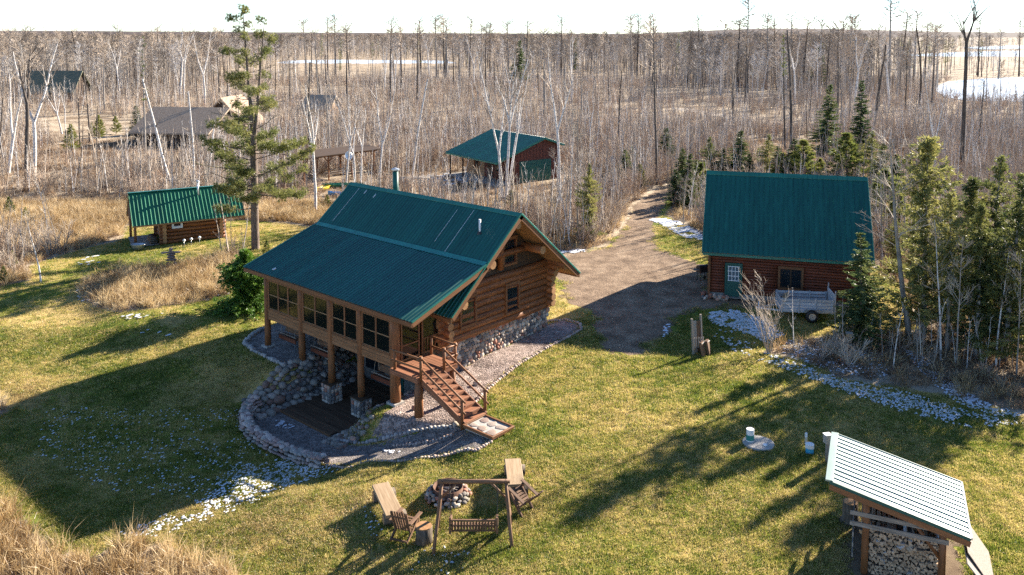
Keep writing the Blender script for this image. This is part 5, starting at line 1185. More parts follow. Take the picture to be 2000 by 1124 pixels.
def tuft(mb, p, d, n, L, w, rg, open_=.9):
    for k in range(n):
        q = (d + rdir(rg.uniform(0, 6.28), rg.uniform(-1.2, 1.2)) * open_).normalized(); blade(mb, p, q, L * rg.uniform(.7, 1.15), w, rg)
def conifer(style, seed, H, R_, r=.12, dens=1.0, gap=0.0, low=.05):
    """spruce: drooping sprays; pine: upswept tufts; cedar: irregular dense sprays"""
    rg = random.Random(seed); T = MB(); C = MB()
    tr = limb(T, (0, 0, -.2), (rg.uniform(-.02, .02), rg.uniform(-.02, .02), 1), H * .98 + .2, r, .015, 8, 7, .015, rg)
    z = H * low; k = 0
    while z < H * .985:
        t = z / H; p, _ = at_t(tr, min(.999, (z + .2) / (H * .98 + .2)))
        prof = (1 - t) ** (.85 if style != 'cedar' else .55) * (1 if style != 'cedar' else (.75 + .35 * math.sin(t * 9 + seed)))
        nb = max(3, int((5 if style != 'pine' else 5) * dens))
        for j in range(nb):
            if rg.random() < gap: continue
            a = rg.uniform(0, 6.28); L = max(.12, R_ * prof * rg.uniform(.65, 1.15)); el = {'spruce': rg.uniform(-.35, .05), 'pine': rg.uniform(.25, .6), 'cedar': rg.uniform(-.15, .45)}[style] + .5 * (t > .85)
            b = limb(T if L > .5 and j % 2 == 0 else C, p, rdir(a, el), L, max(.006, r * .18 * (1 - t)), .005, 3, 3, .08, rg, .06 if style != 'cedar' else .02)
            if style == 'spruce':
                m = max(4, int(L / .075))
                for q in range(m):
                    u = (q + rg.random()) / m; pp, dd = at_t(b, u)
                    for s in (-1, 1): sd = dd.cross(Vector((0, 0, 1))).normalized() * s; blade(C, pp, (dd * .7 + sd * .9 + Vector((0, 0, rg.uniform(-.35, .1)))).normalized(), .13 + L * .24 * (1.1 - u), .085, rg)
                    blade(C, pp, (dd + Vector((0, 0, -.3))).normalized(), .20, .08, rg)
                tuft(C, b[-1], (b[-1] - b[-2]).normalized(), 4, .16, .04, rg, .6)
            elif style == 'pine':
                m = max(2, int(L / .22))
                for q in range(m): pp, dd = at_t(b, .35 + .65 * (q + .5) / m); tuft(C, pp, dd, 13, .22, .045, rg, .9)
                tuft(C, b[-1], (b[-1] - b[-2] + Vector((0, 0, .2))).normalized(), 20, .25, .045, rg, .75)
            else:
                m = max(4, int(L / .10))
                for q in range(m):
                    pp, dd = at_t(b, (q + rg.random()) / m); pp = pp + Vector((rg.uniform(-.12, .12), rg.uniform(-.12, .12), rg.uniform(-.12, .12)))
                    for s in range(8): blade(C, pp + Vector((rg.uniform(-.06, .06), rg.uniform(-.06, .06), rg.uniform(-.06, .06))), (dd + rdir(rg.uniform(0, 6.28), rg.uniform(-.9, .6))).normalized(), rg.uniform(.12, .24), .055, rg)
        z += (H * .022 + .05) / max(.6, dens) if style != 'pine' else (H * .05 + .06) / max(.6, dens); k += 1
    return T, C
KINDS = {}
def kind(name, TC, tm, cm): KINDS[name] = (TC[0].mesh(name + '_trunk', tm, True), TC[1].mesh(name + '_crown', cm, False), max(v[2] for v in TC[0].v))
for i in range(6): kind('birch%d' % i, bare_tree('birch', 100 + i, 14, .19, .020), M['bark_birch'], M['twig_tan'])
for i in range(2): kind('darkfork%d' % i, bare_tree('birch', 140 + i, 15, .22, .020, (.58, .80)[i], (1.0, 1.4)), M['bark_dark'], M['twig'])
for i in range(5): kind('aspen%d' % i, bare_tree('aspen', 200 + i, 13, .13, .018), M['bark_grey'], M['twig_tan'])
for i in range(6): kind('snag%d' % i, bare_tree('snag', 300 + i, 20, .30, .07), M['bark_dark'] if i % 2 else M['bark_grey'], M['twig'])
for i in range(3): kind('pole%d' % i, bare_tree('pole', 340 + i, 9, .16, .03), M['bark_dark'] if i else M['bark_birch'], M['twig'])
for i in range(3): kind('spruce%d' % i, conifer('spruce', 400 + i, 6, 1.7, .09, 1.25), M['bark_pine'], M['spruce'])
for i in range(3): kind('pine%d' % i, conifer('pine', 420 + i, 4, 1.15, .07, 1.3), M['bark_pine'], M['youngpine'])
for i in range(4): kind('cedar%d' % i, conifer('cedar', 440 + i, 9, (2.9, 2.5, 3.3, 2.7)[i], .14, (1.25, 1.1, 1.25, 1.1)[i], (.12, .2, .15, .2)[i], (.10, .2, .08, .14)[i]), M['bark_grey'], M['cedar'])
for i in range(2): kind('thin%d' % i, conifer('cedar', 460 + i, 17, 1.3, .22, .8, .35, .62), M['bark_dark'], M['needle'])
for i in range(3): kind('oldpine%d' % i, conifer('cedar', 470 + i, 15, 2.0, .2, .7, .4, .5), M['bark_grey'], M['needle'])
kind('arbor0', conifer('cedar', 480, 4.0, 2.3, .08, 2.2, 0, .02), M['bark_pine'], M['arbor'])
kind('shrub0', bare_tree('shrub', 500, 4.2, .030, .011), M['twig_tan'], M['twig_tan'])
kind('shrub1', bare_tree('shrub', 501, 3.2, .03, .010), M['twig'], M['twig'])
kind('sapl0', bare_tree('aspen', 505, 6, .05, .010), M['bark_birch'], M['twig_tan'])
kind('sapl1', bare_tree('aspen', 506, 6, .045, .010), M['bark_grey'], M['twig_tan'])
TREES = []
def tree(kd, u, v, vtop, label, name='bare_tree', cat='tree', group=None, du=0.0, p=None, fat=1.0, rz=None):
    """u, v: foot in the photo; vtop: row of its tip"""
    tm, cm, h0 = KINDS[kd]; p = p or gp(u, v); h = (v - vtop) * p.y / FPX; s = h / h0; rg = random.Random(int(u * 7 + v * 13))
    r_ = link(name, None); r_.location = (p.x, p.y, p.z); r_.scale = (s * fat, s * fat, s); r_.rotation_euler = (0, math.atan2(du, v - vtop), rg.uniform(0, 6.28) if rz is None else rz)
    r_.rotation_mode = 'ZYX' if False else 'XYZ'
    if du: r_.rotation_euler = (Matrix.Rotation(math.atan2(du, v - vtop), 3, 'Y') @ Matrix.Rotation(rg.uniform(0, 6.28) if rz is None else rz, 3, 'Z')).to_euler()
    tag(r_, label, cat, group); link('trunk', tm, r_); link('crown', cm, r_); TREES.append((p.x, p.y)); return r_
# the tall white pine left of the cabin
def big_pine():
    rg = random.Random(77); T = MB(); C = MB(); H = 18.4
    tr = limb(T, (0, 0, -.3), (0, 0, 1), H * .44 + .3, .31, .25, 6, 10, .008, rg)
    l1 = limb(T, tr[-1], (-.05, 0, 1), H * .56, .19, .02, 9, 8, .006, rg, .01); l2 = limb(T, tr[-1] - Vector((0, 0, .4)), (.10, .04, 1), H * .52, .17, .02, 9, 8, .006, rg, .02)
    def spray(p, d, n):
        for _ in range(n):
            q = p + Vector((rg.uniform(-1, 1) * .28, rg.uniform(-1, 1) * .30, rg.uniform(-1, 1) * .24)); tuft(C, q, (d + Vector((0, 0, .3))).normalized(), 11, .24, .034, rg, 1.0)
    z = 3.4
    while z < H - .2:
        f = z / H
        base = tr if z < H * .44 else (l1 if rg.random() < .55 else l2)
        t = z / (H * .44) if z < H * .44 else min(.985, (z - H * .44) / (H * .55)); p, _ = at_t(base, t)
        L = (.35 + 5.4 * (1 - f) ** .85) * rg.choice((.45, .7, .85, 1.0, 1.15)) * (.55 + .45 * min(1, (f - .16) / .12)); a = rg.uniform(0, 6.28); el = rg.uniform(-.25, .42) + .4 * max(0, f - .55)
        b = limb(T, p, rdir(a, el), L, .05 * (1.3 - f), .01, 6, 5, .07, rg, .045)
        live = rg.random() < (.88 if f < .45 else .66)
        m = max(3, int(L * 4.2))
        for j in range(m):
            u = .2 + .8 * (j + rg.random()) / m; pp, dd = at_t(b, min(u, .99)); sd = dd.cross(Vector((0, 0, 1))).normalized() * (1 if j % 2 else -1)
            b2 = limb(T if j % 3 == 0 else C, pp, dd * .8 + sd * rg.uniform(.4, 1) + Vector((0, 0, rg.uniform(-.25, .5))), L * rg.uniform(.12, .30) * (1.2 - u * .5), .014, .005, 3, 3, .1, rg, .06)
            if live and u > .42 and rg.random() < .9: spray(b2[-1], (b2[-1] - b2[0]).normalized(), 12 if f < .45 else 9); spray(at_t(b2, .5)[0], dd, 7)
        if live: spray(b[-1], (b[-1] - b[-2]).normalized(), 5)
        z += rg.uniform(.10, .2)
    return T, C
bpT = big_pine(); KINDS['bigpine'] = (bpT[0].mesh('white_pine_trunk', M['bark_pine'], True), bpT[1].mesh('white_pine_crown', M['needle']), max(v[2] for v in bpT[0].v))
tree('bigpine', 499, 487, 6, 'tall double-topped white pine between the sauna and the cabin', 'white_pine', rz=0.0)
# ------------------------------------------------------------------ single trees, placed one by one
BL = lambda s: s
tree('birch0', 16, 342, 118, 'white birch at the left edge of the picture, forked low', 'birch_tree', du=25)
tree('darkfork0', 53, 356, 66, 'dark-barked forked tree beside the leftmost white birch', 'bare_tree', du=-12, fat=1.1)
tree('birch1', 66, 350, 80, 'tall white birch rising just right of the dark forked tree', 'birch_tree', du=14)
tree('birch2', 121, 262, 138, 'white birch with spreading crown before the mossy-roofed house', 'birch_tree', du=-16)
tree('pole0', 336, 368, 146, 'bent white birch leaning left above the sauna roof', 'birch_tree', du=-56, fat=.62)
tree('pole0', 378, 367, 176, 'broken-topped white birch trunk behind the sauna chimney', 'birch_tree', du=8, fat=.62)
tree('pole0', 400, 368, 232, 'thin leaning birch between the sauna and the tall pine', 'birch_tree', du=34, fat=.7)
tree('pole1', 152, 345, 238, 'thin charred snag leaning in the scrub left of the sauna', 'dead_tree', du=14, fat=.6)
tree('oldpine0', 284, 322, 70, 'sparse old pine behind the bent birch', 'pine_tree', fat=.75)
tree('snag0', 204, 215, 92, 'small ragged conifer behind the left scrub', 'dead_tree')
tree('birch3', 197, 222, 140, 'slim white birch in the scrub right of the mossy-roofed house', 'birch_tree', fat=.7)
for i, (u, v, t, kd, lb) in enumerate(((194,272,226,'pine0','round bushy pine, left of the pair by the far lawn'),(227,262,228,'pine1','round bushy pine, right of the pair by the far lawn'),(268,264,207,'spruce0','dark spruce at the left gable of the shingled house'),(139,296,244,'pine2','bushy pine left of the far lawn with a brown patch beside it'))): tree(kd, u, v, t, lb, 'bushy_pine' if 'pine' in kd else 'spruce_tree', fat=1.35)
tree('birch4', 616, 418, 160, 'tall white birch standing left of the cabin ridge', 'birch_tree', du=12, fat=.8)
tree('pole2', 605, 308, 120, 'dark straight snag behind the tall birch by the cabin ridge', 'dead_tree', fat=.8)
tree('birch5', 676, 358, 185, 'leftmost trunk of the birch clump behind the cabin ridge', 'birch_tree', du=14, fat=.85)
tree('birch0', 693, 360, 172, 'middle trunk of the birch clump behind the cabin ridge', 'birch_tree', du=-6, fat=.85)
tree('birch3', 705, 360, 205, 'rightmost trunk of the birch clump behind the cabin ridge', 'birch_tree', du=4, fat=.9)
tree('birch1', 742, 366, 158, 'white birch beside the green chimney pipe', 'birch_tree', du=14, fat=.75)
tree('pole0', 803, 378, 150, 'white birch leaning right beside the log pile', 'birch_tree', du=24, fat=.62)
tree('birch2', 982, 390, 95, 'leaning left trunk of the birch trio in front of the red garage', 'birch_tree', du=-30, fat=.75)
tree('birch4', 988, 392, 88, 'middle trunk of the birch trio in front of the red garage', 'birch_tree', du=8, fat=.7)
tree('birch5', 992, 390, 110, 'right trunk of the birch trio in front of the red garage', 'birch_tree', du=36, fat=.7)
tree('birch3', 1094, 400, 88, 'tall white birch at the right corner of the red garage', 'birch_tree', du=-10, fat=.8)
tree('aspen1', 1100, 420, 285, 'slim bare tree leaning over the red garage door', 'bare_tree', du=-14)
tree('pine0', 997, 418, 372, 'little bright green pine behind the cabin gable ridge', 'bushy_pine', fat=1.3)
tree('sapl1', 1128, 470, 200, 'slim grey tree by the drive, left of three', 'bare_tree', fat=.8); tree('sapl1', 1148, 468, 255, 'slim grey tree by the drive, middle of three', 'bare_tree', fat=.8); tree('cedar2', 1150, 472, 320, 'thin ragged cedar among the grey trees by the drive', 'cedar_tree', fat=.75); tree('sapl0', 1110, 474, 230, 'slim grey tree nearest the cabin gable by the drive', 'bare_tree', fat=.8)
tree('snag1', 1283, 362, 34, 'tall dark dead conifer rising beside the bend of the drive', 'dead_tree', du=-10, fat=.6)
tree('pine1', 1250, 368, 322, 'round dark spruce bush at the bend of the drive', 'bushy_pine', fat=1.5)
tree('thin0', 1533, 292, 60, 'tall narrow conifer with green tip and dark trunk', 'conifer', du=-12, fat=.7)
tree('pole2', 1545, 294, 58, 'thick grey broken trunk beside the narrow green-tipped conifer', 'dead_tree', du=-8, fat=.75)
tree('spruce1', 1612, 300, 165, 'dark full spruce left of two behind the garage roof', 'spruce_tree', fat=1.0); tree('spruce2', 1680, 305, 158, 'dark slender spruce right of two behind the garage roof', 'spruce_tree', fat=.75)
tree('darkfork1', 1880, 342, -8, 'huge grey dead trunk with antler-like top on the right skyline', 'dead_tree', du=-8, fat=.85)
tree('snag2', 1735, 190, -30, 'tallest dead pine with upswept branches on the right skyline', 'dead_tree', fat=.95)
tree('snag4', 1457, 195, 2, 'tall dead pine with flat top on the skyline above the garage', 'dead_tree')
tree('birch2', 1826, 352, 130, 'pale birch standing in the brush left of the huge dead trunk', 'birch_tree', du=-18, fat=.7)
tree('aspen2', 1776, 662, 255, 'tall grey bare tree right of the garage, leaning left', 'bare_tree', du=-48, fat=1.7)
tree('cedar0', 1803, 660, 262, 'tall cedar with bare lower trunk right of the leaning grey tree', 'cedar_tree', fat=1.05)
tree('spruce0', 1680, 668, 448, 'blue-green spruce at the right corner of the log garage', 'spruce_tree', fat=1.05)
tree('shrub0', 1502, 690, 520, 'big bare pale shrub in front of the garage and trailer', 'bare_shrub', cat='shrub', du=-22, fat=.85)
tree('sapl0', 80, 552, 408, 'young white birch alone on the left lawn', 'birch_tree', du=-18, fat=1.6)
tree('arbor0', 487, 606, 488, 'bright green arborvitae bush at the left end of the cabin', 'arborvitae', cat='shrub', fat=1.2)
tree('sapl1', 700, 300, 160, 'slim bare tree right behind the birch clump', 'bare_tree')
for i, (u, v, t, f, kd) in enumerate(((1850,690,370,1.0,'cedar1'),(1905,700,395,1.1,'cedar2'),(1960,705,330,1.15,'cedar3'),(1880,640,345,1.0,'cedar0'),(1930,650,300,.9,'cedar1'),(1990,660,370,1.2,'cedar2'),(1840,600,395,1.0,'cedar3'),(1775,590,380,.9,'cedar1'),(2030,720,330,1.2,'cedar0'),(1745,540,425,.95,'cedar2'))):
    tree(kd, u, v, t, ['cedar in the front row of the thicket, nearest the bare-trunked cedar','cedar in the front row of the thicket, middle one','cedar in the front row of the thicket, just left of the frame edge','cedar in the second row of the thicket, leftmost','tallest cedar in the second row of the thicket','cedar in the second row of the thicket, at the right frame edge','cedar in the back row behind the bare-trunked cedar','cedar standing right behind the leaning grey tree','cedar cut off by the right edge of the picture','cedar closest to the right gable of the log garage'][i], 'cedar_tree', group='cedar thicket', fat=f)
for i, (u, v) in enumerate(((1790,700),(1825,712),(1700,700),(1640,700),(1870,742),(1925,735),(1736,690),(1605,705),(1560,690),(1960,760))): tree('shrub1' if i % 2 else 'sapl1', u, v, v - 26 - 9 * (i % 4), 'leafless shrub in the scrub strip between lawn and cedars', 'bare_shrub', 'shrub', 'shrubs of the scrub strip', fat=1.4 if i % 2 else .9)
for i, (u, v, t) in enumerate(((1838,705,420),(1868,715,450),(1945,720,470),(1985,735,480),(1720,520,300),(1765,500,290),(1815,520,310),(1890,600,330))): tree('sapl%d' % (i % 2) if i < 4 else 'aspen%d' % (i % 5), u, v, t, ['slim bare sapling at the left foot of the cedar thicket','slim bare sapling second from the left before the cedars','slim bare sapling before the middle of the cedar thicket','slim bare sapling at the right foot of the cedar thicket','bare tree just behind the right gable of the log garage','bare tree between the log garage and the back cedars','bare tree poking up behind the bare-trunked cedar','bare tree rising out of the middle of the cedars'][i], 'bare_tree', 'tree', 'bare trees among the cedars', fat=1.0)
# small evergreens along the far side of the drive and behind the garage
sm = [(1345,372,300),(1362,378,312),(1330,350,290),(1390,352,268),(1410,348,290),(1440,345,255),(1465,350,300),(1497,345,262),(1520,348,285),(1550,350,270),(1580,352,300),(1700,350,255),(1720,370,280),(1745,380,300),(1300,320,250),(1236,332,285),(1222,352,292),(1322,400,330),(1345,408,340),(1660,340,262),(1640,352,290)]
for i, (u, v, t) in enumerate(sm): tree(['spruce0', 'spruce1', 'spruce2', 'cedar3'][i % 4], u, v, t, 'small evergreen in the belt behind the log garage and drive' if i > 4 and i not in (15, 16) else ['young evergreen left of the garage ridge, nearest the drive','young evergreen left of the garage ridge, second from the drive','young evergreen at the far bend of the drive','young evergreen just above the left end of the garage ridge','young evergreen second above the left part of the garage ridge'][i] if i < 5 else {15:'young evergreen left of the drive bend, taller of two',16:'young evergreen left of the drive bend, shorter of two'}[i], 'young_spruce', 'tree', 'young evergreens behind the garage', fat=1.5)
for i, (u, v, t) in enumerate(((1372,395,318),(1570,356,275),(1655,358,262),(1530,352,300),(1600,352,310),(1728,440,330),(1755,470,380))): tree('pine%d' % (i % 3), u, v, t, ['yellow-green young pine at the left end of the garage ridge','yellow-green young pine, biggest above the middle of the garage ridge','yellow-green young pine below the slender spruce behind the garage','yellow-green young pine under the narrow green-tipped conifer','yellow-green young pine below the full dark spruce behind the garage','yellow-green young pine behind the right rake of the garage roof','yellow-green young pine right of the garage roof, nearest the cedars'][i], 'young_pine', 'tree', 'young pines behind the garage roof', fat=1.9)
for i, (u, v, t) in enumerate(((1352,420,330),(1335,440,345),(1368,432,338),(1378,445,350),(1345,392,315))): tree('sapl1', u, v, t, 'slim bare tree crowding the right side of the drive', 'bare_tree', 'tree', 'bare trees along the drive', fat=1.3)
for i, (u, v, t) in enumerate(((20,420,385),(25,520,490),(8,552,520),(365,528,512),(50,430,405),(640,405,380),(575,372,340),(700,255,235),(180,265,240),(520,500,470))): tree('pine%d' % (i % 3), u, v, t, 'little green pine seedling in the rough grass', 'pine_seedling', 'tree', 'pine seedlings in the rough', fat=1.3)
# dead conifers and birches standing above the far woods, one object each
rg = random.Random(91)
sky_list = [(598,150,42),(640,148,38),(655,150,34),(683,152,50),(768,146,40),(822,150,40),(853,152,34),(868,152,36),(872,158,40),(917,160,38),(942,155,53),(957,152,45),(994,155,44),(1028,152,42),(1064,232,62),(1096,150,36),(1136,246,130),(1180,150,62),(1234,150,32),(1244,152,33),(1268,150,36),(1366,150,36),(1411,184,47),(1440,180,40),(1500,176,32),(1512,160,36),(1543,170,32),(1567,170,40),(1600,172,40),(1640,176,40),(1655,170,34),(1668,172,32),(1700,170,60),(1756,172,26),(1785,172,26),(1806,170,48),(1830,172,52),(1910,150,37),(1950,155,60),(1990,150,40),(2010,160,50),(430,150,60),(345,160,100),(230,165,78),(150,150,60),(72,150,58),(120,155,66),(310,150,54),(20,160,60)]
for i, (u, v, t) in enumerate(sky_list): tree('snag%d' % (i % 6), u, v, t, 'dead conifer with bare bristly top standing above the far woods', 'dead_conifer', 'tree', 'dead conifers on the skyline', fat=rg.uniform(1.1, 1.5))
for i in range(110):
    u = rg.uniform(-20, 2020); v = rg.uniform(148, 215) if u < 1300 else rg.uniform(150, 240); h = rg.uniform(11, 19)
    p = gp(u, v)
    if any(poly_dist(np.array([p.x]), np.array([p.y]), lk)[0] > -6 for lk in LAKES): continue
    kd = rg.choice(['snag0', 'snag1', 'snag3', 'snag5', 'aspen0', 'aspen3', 'birch1', 'birch4', 'pole1', 'aspen4']); tree(kd, u, v, v - h * FPX / p.y, 'leafless tree among the grey trunks of the middle woods', 'woodland_tree', 'tree', 'trees of the middle woods', p=p, fat=rg.uniform(.8, 1.1))
for i in range(60):
    u = rg.uniform(-20, 2020); v = rg.uniform(215, 330) if u < 1250 else rg.uniform(220, 290); h = rg.uniform(6, 12); p = gp(u, v)
    if 260 < u < 440 and v > 230: continue
    if 840 < u < 1090 and v > 250: continue
    tree(rg.choice(['aspen0', 'aspen1', 'aspen2', 'pole1', 'pole2', 'aspen4', 'birch3', 'snag2']), u, v, v - h * FPX / p.y, 'slender leafless tree standing out of the brown scrub', 'scrub_tree', 'tree', 'trees standing in the scrub', p=p, fat=rg.uniform(.6, .9))
for i in range(34):
    u = rg.uniform(-20, 2020) if i % 2 else rg.uniform(1300, 2000); v = rg.uniform(120, 170); h = rg.uniform(11, 17); p = gp(u, v)
    if any(poly_dist(np.array([p.x]), np.array([p.y]), lk)[0] > -8 for lk in LAKES): continue
    tree(rg.choice(['oldpine0', 'oldpine1', 'oldpine2', 'thin1', 'spruce1']), u, v, v - h * FPX / p.y, 'green conifer scattered among the bare far woods', 'woodland_conifer', 'tree', 'green conifers of the far woods', p=p, fat=rg.uniform(.9, 1.3))
# ------------------------------------------------------------------ scattered stuff (instanced)
def scatter(name, meshes, P, rot, scl, label, cat):
    coll = bpy.data.collections.new(name + '_shapes')
    for i, me in enumerate(meshes): coll.objects.link(bpy.data.objects.new('%s_shape_%02d' % (name, i), me))
    n = len(P); me = bpy.data.meshes.new(name); me.vertices.add(n); me.vertices.foreach_set('co', np.asarray(P, np.float32).ravel())
    a = me.attributes.new('rot', 'FLOAT_VECTOR', 'POINT'); a.data.foreach_set('vector', np.asarray(rot, np.float32).ravel())
    a = me.attributes.new('scl', 'FLOAT_VECTOR', 'POINT'); a.data.foreach_set('vector', np.asarray(scl, np.float32).ravel())
    a = me.attributes.new('pick', 'INT', 'POINT'); a.data.foreach_set('value', np.random.default_rng(n).integers(0, len(meshes), n).astype(np.int32))
    o = link(name, me); tag(o, label, cat, None, 'stuff')
    g = bpy.data.node_groups.new(name + '_scatter', 'GeometryNodeTree'); g.interface.new_socket('Geometry', in_out='INPUT', socket_type='NodeSocketGeometry'); g.interface.new_socket('Geometry', in_out='OUTPUT', socket_type='NodeSocketGeometry')
    N, L = g.nodes, g.links; gi, go = N.new('NodeGroupInput'), N.new('NodeGroupOutput'); ci = N.new('GeometryNodeCollectionInfo'); ci.inputs[0].default_value = coll; ci.inputs['Separate Children'].default_value = True; ci.inputs['Reset Children'].default_value = True
    ip = N.new('GeometryNodeInstanceOnPoints'); ip.inputs['Pick Instance'].default_value = True
    def na(nm, t): q = N.new('GeometryNodeInputNamedAttribute'); q.data_type = t; q.inputs[0].default_value = nm; return q.outputs[0]
    er = N.new('FunctionNodeEulerToRotation'); L.new(na('rot', 'FLOAT_VECTOR'), er.inputs[0])
    L.new(gi.outputs[0], ip.inputs['Points']); L.new(ci.outputs[0], ip.inputs['Instance']); L.new(na('pick', 'INT'), ip.inputs['Instance Index']); L.new(er.outputs[0], ip.inputs['Rotation']); L.new(na('scl', 'FLOAT_VECTOR'), ip.inputs['Scale']); L.new(ip.outputs[0], go.inputs[0])
    md = o.modifiers.new('scatter', 'NODES'); md.node_group = g; return o
nr = np.random.default_rng(5)
# footprints nothing may grow in
FOOT = []
def foot(o, x0, x1, y0, y1):
    c = [o.matrix_basis @ Vector((x, y, 0)) for x, y in ((x0, y0), (x1, y0), (x1, y1), (x0, y1))]; FOOT.append([(p.x, p.y) for p in c])
foot(cab, -.6, 11.6, -.3, 11.2); foot(gar, -.2, 9.2, -.3, 7.8); foot(sau, -.3, 6.6, -.6, 4.2); foot(red, -.3, 10.6, -.2, 13.4); foot(per, -.3, LP + .3, -.2, 2.5); foot(shed, .6, 3.9, 0, 3.2)
for nm in ('shingled_house', 'dark_roofed_house'): foot(bpy.data.objects[nm], -6.2, 6.2, -5, 5)
foot(bpy.data.objects['shingled_outbuilding'], -4, 4, -4, 4); foot(bpy.data.objects['tan_roofed_hut'], -3, 3, -3, 3); foot(trl, -1.5, 1.5, -.2, 1.6); foot(pd, -2.5, 3, -2.2, 2.2); foot(sl_, -.7, .7, -.9, .8)
def clear(x, y, polys, marg=0.0):
    ok = np.ones(x.shape, bool)
    for pl in polys:
        bx = [p[0] for p in pl]; by = [p[1] for p in pl]; m = (x > min(bx) - 3) & (x < max(bx) + 3) & (y > min(by) - 3) & (y < max(by) + 3) & ok
        if m.any(): ok[m] &= poly_dist(x[m], y[m], pl) < -marg
    return ok
def uv_of(x, y, z=0.0):
    zz = z - CAMZ; f = y * math.cos(PITCH) - zz * math.sin(PITCH); up = y * math.sin(PITCH) + zz * math.cos(PITCH); return 1000 + FPX * x / f, CYP - FPX * up / f
def wedge(n, y0, y1, side=.66, power=1.0):
    """points spread evenly over the part of the plain in view"""
    y = np.sqrt(nr.uniform(y0 ** 2, y1 ** 2, n)); x = nr.uniform(-1, 1, n) * (side * y + 3); return x, y
def vnoise(x, y, s, seed=0):
    return .5 + .25 * (np.sin(x * s + seed) * np.cos(y * s * 1.3 + seed * 2) + np.sin((x + y) * s * .63 + seed * 3) * np.cos((x - y) * s * .47 + 1.1)) + .12 * np.sin(x * s * 2.7 + 2 * seed) * np.sin(y * s * 3.1)
# --- lawn grass
def grass_mesh(name, n, h, spread, w, m, seed, bend=.5):
    rg = random.Random(seed); mb = MB()
    for k in range(n):
        a = rg.uniform(0, 6.28); r_ = spread * math.sqrt(rg.random()); p = Vector((r_ * math.cos(a), r_ * math.sin(a), -.01)); d = rdir(rg.uniform(0, 6.28), rg.uniform(.7, 1.5)); L = h * rg.uniform(.6, 1.2)
        mid = p + d * L * .55; dd = (d + Vector((d.x, d.y, -.4)) * bend).normalized(); tip = mid + dd * L * .5; s = d.cross(Vector((rg.uniform(-1, 1), rg.uniform(-1, 1), 0))).normalized() * w * .5
        q = [p - s, p + s, mid + s * .8, mid - s * .8, tip]; b = len(mb.v); mb.v.extend([tuple(v) for v in q]); mb.f.extend([(b, b + 1, b + 2, b + 3), (b + 3, b + 2, b + 4)])
    return mb.mesh(name, m)
LG = [grass_mesh('grass_tuft', 16, .075, .16, .012, M['grass'], 50 + i, .7) for i in range(5)]
def lawn_pts(n, y0, y1):
    x, y = wedge(n, y0, y1, .64); inl = (poly_dist(x, y, LAWN) + (vnoise(x, y, 2.1, 1) - .5) * 1.2 > 0) & (poly_dist(x, y, ISLAND) < 0); x, y = x[inl], y[inl]
    dr = poly_dist(x, y, DRIVE); k = (dr < .1 + (vnoise(x, y, 1.7, 2) - .5) * 1.6) & clear(x, y, FOOT) & clear(x, y, [GABLE_BED, PATH_BED, PORCH_BED, POST_BED], .0); x, y = x[k], y[k]
    lx, ly = hloc(x, y); k = ~((lx > -3.9) & (lx < 3.2) & (ly > 1.6) & (ly < 7.9)); return x[k], y[k]
xs, ys = zip(*[lawn_pts(n, a, b) for n, a, b in ((90000, 22, 34), (85000, 34, 48), (50000, 48, 72))]); x = np.concatenate(xs); y = np.concatenate(ys); n = len(x)
u, v = uv_of(x, y, -.5); tan = np.zeros(n)
for cu, cv, ru, rv, am in ((620,985,330,75,.75),(130,600,230,70,.55),(60,770,120,60,.6),(400,470,160,40,.5),(1350,960,260,110,.25),(760,1080,260,60,.35),(1780,600,60,70,.6)): tan = np.maximum(tan, am * np.clip(1.25 - np.hypot((u - cu) / ru, (v - cv) / rv), 0, 1))
tan = tan * .9 + .9 * np.clip(vnoise(x, y, .55, 12) - .62, 0, 1) + .5 * np.clip(vnoise(x, y, 1.6, 15) - .6, 0, 1); dead = nr.random(n) < tan
LD = [grass_mesh('dead_tuft', 16, .06, .17, .012, M['deadlawn'], 60 + i, .9) for i in range(4)]
xd, yd = x[dead], y[dead]; nd = len(xd); sd_ = nr.uniform(.8, 1.4, nd) * np.where(yd > 48, 1.5, 1.1)
scatter('dead_lawn_grass', LD, np.stack([xd, yd, terrain(xd, yd)], -1), np.stack([nr.uniform(-.2, .2, nd), nr.uniform(-.2, .2, nd), nr.uniform(0, 6.28, nd)], -1), np.stack([sd_, sd_, sd_ * .8], -1), 'matted tan dead grass in patches of the lawn', 'grass'); print('dead', nd)
x, y = x[~dead], y[~dead]; n = len(x)
s = nr.uniform(.7, 1.25, n) * np.where(y > 48, 1.5, np.where(y > 34, 1.2, 1.0)); rot = np.stack([nr.uniform(-.2, .2, n), nr.uniform(-.2, .2, n), nr.uniform(0, 6.28, n)], -1)
scatter('lawn_grass', LG, np.stack([x, y, terrain(x, y)], -1), rot, np.stack([s, s, s * nr.uniform(.5, 1.5, n)], -1), 'short mown yellowing green grass of the lawn', 'grass'); print('lawn', n)
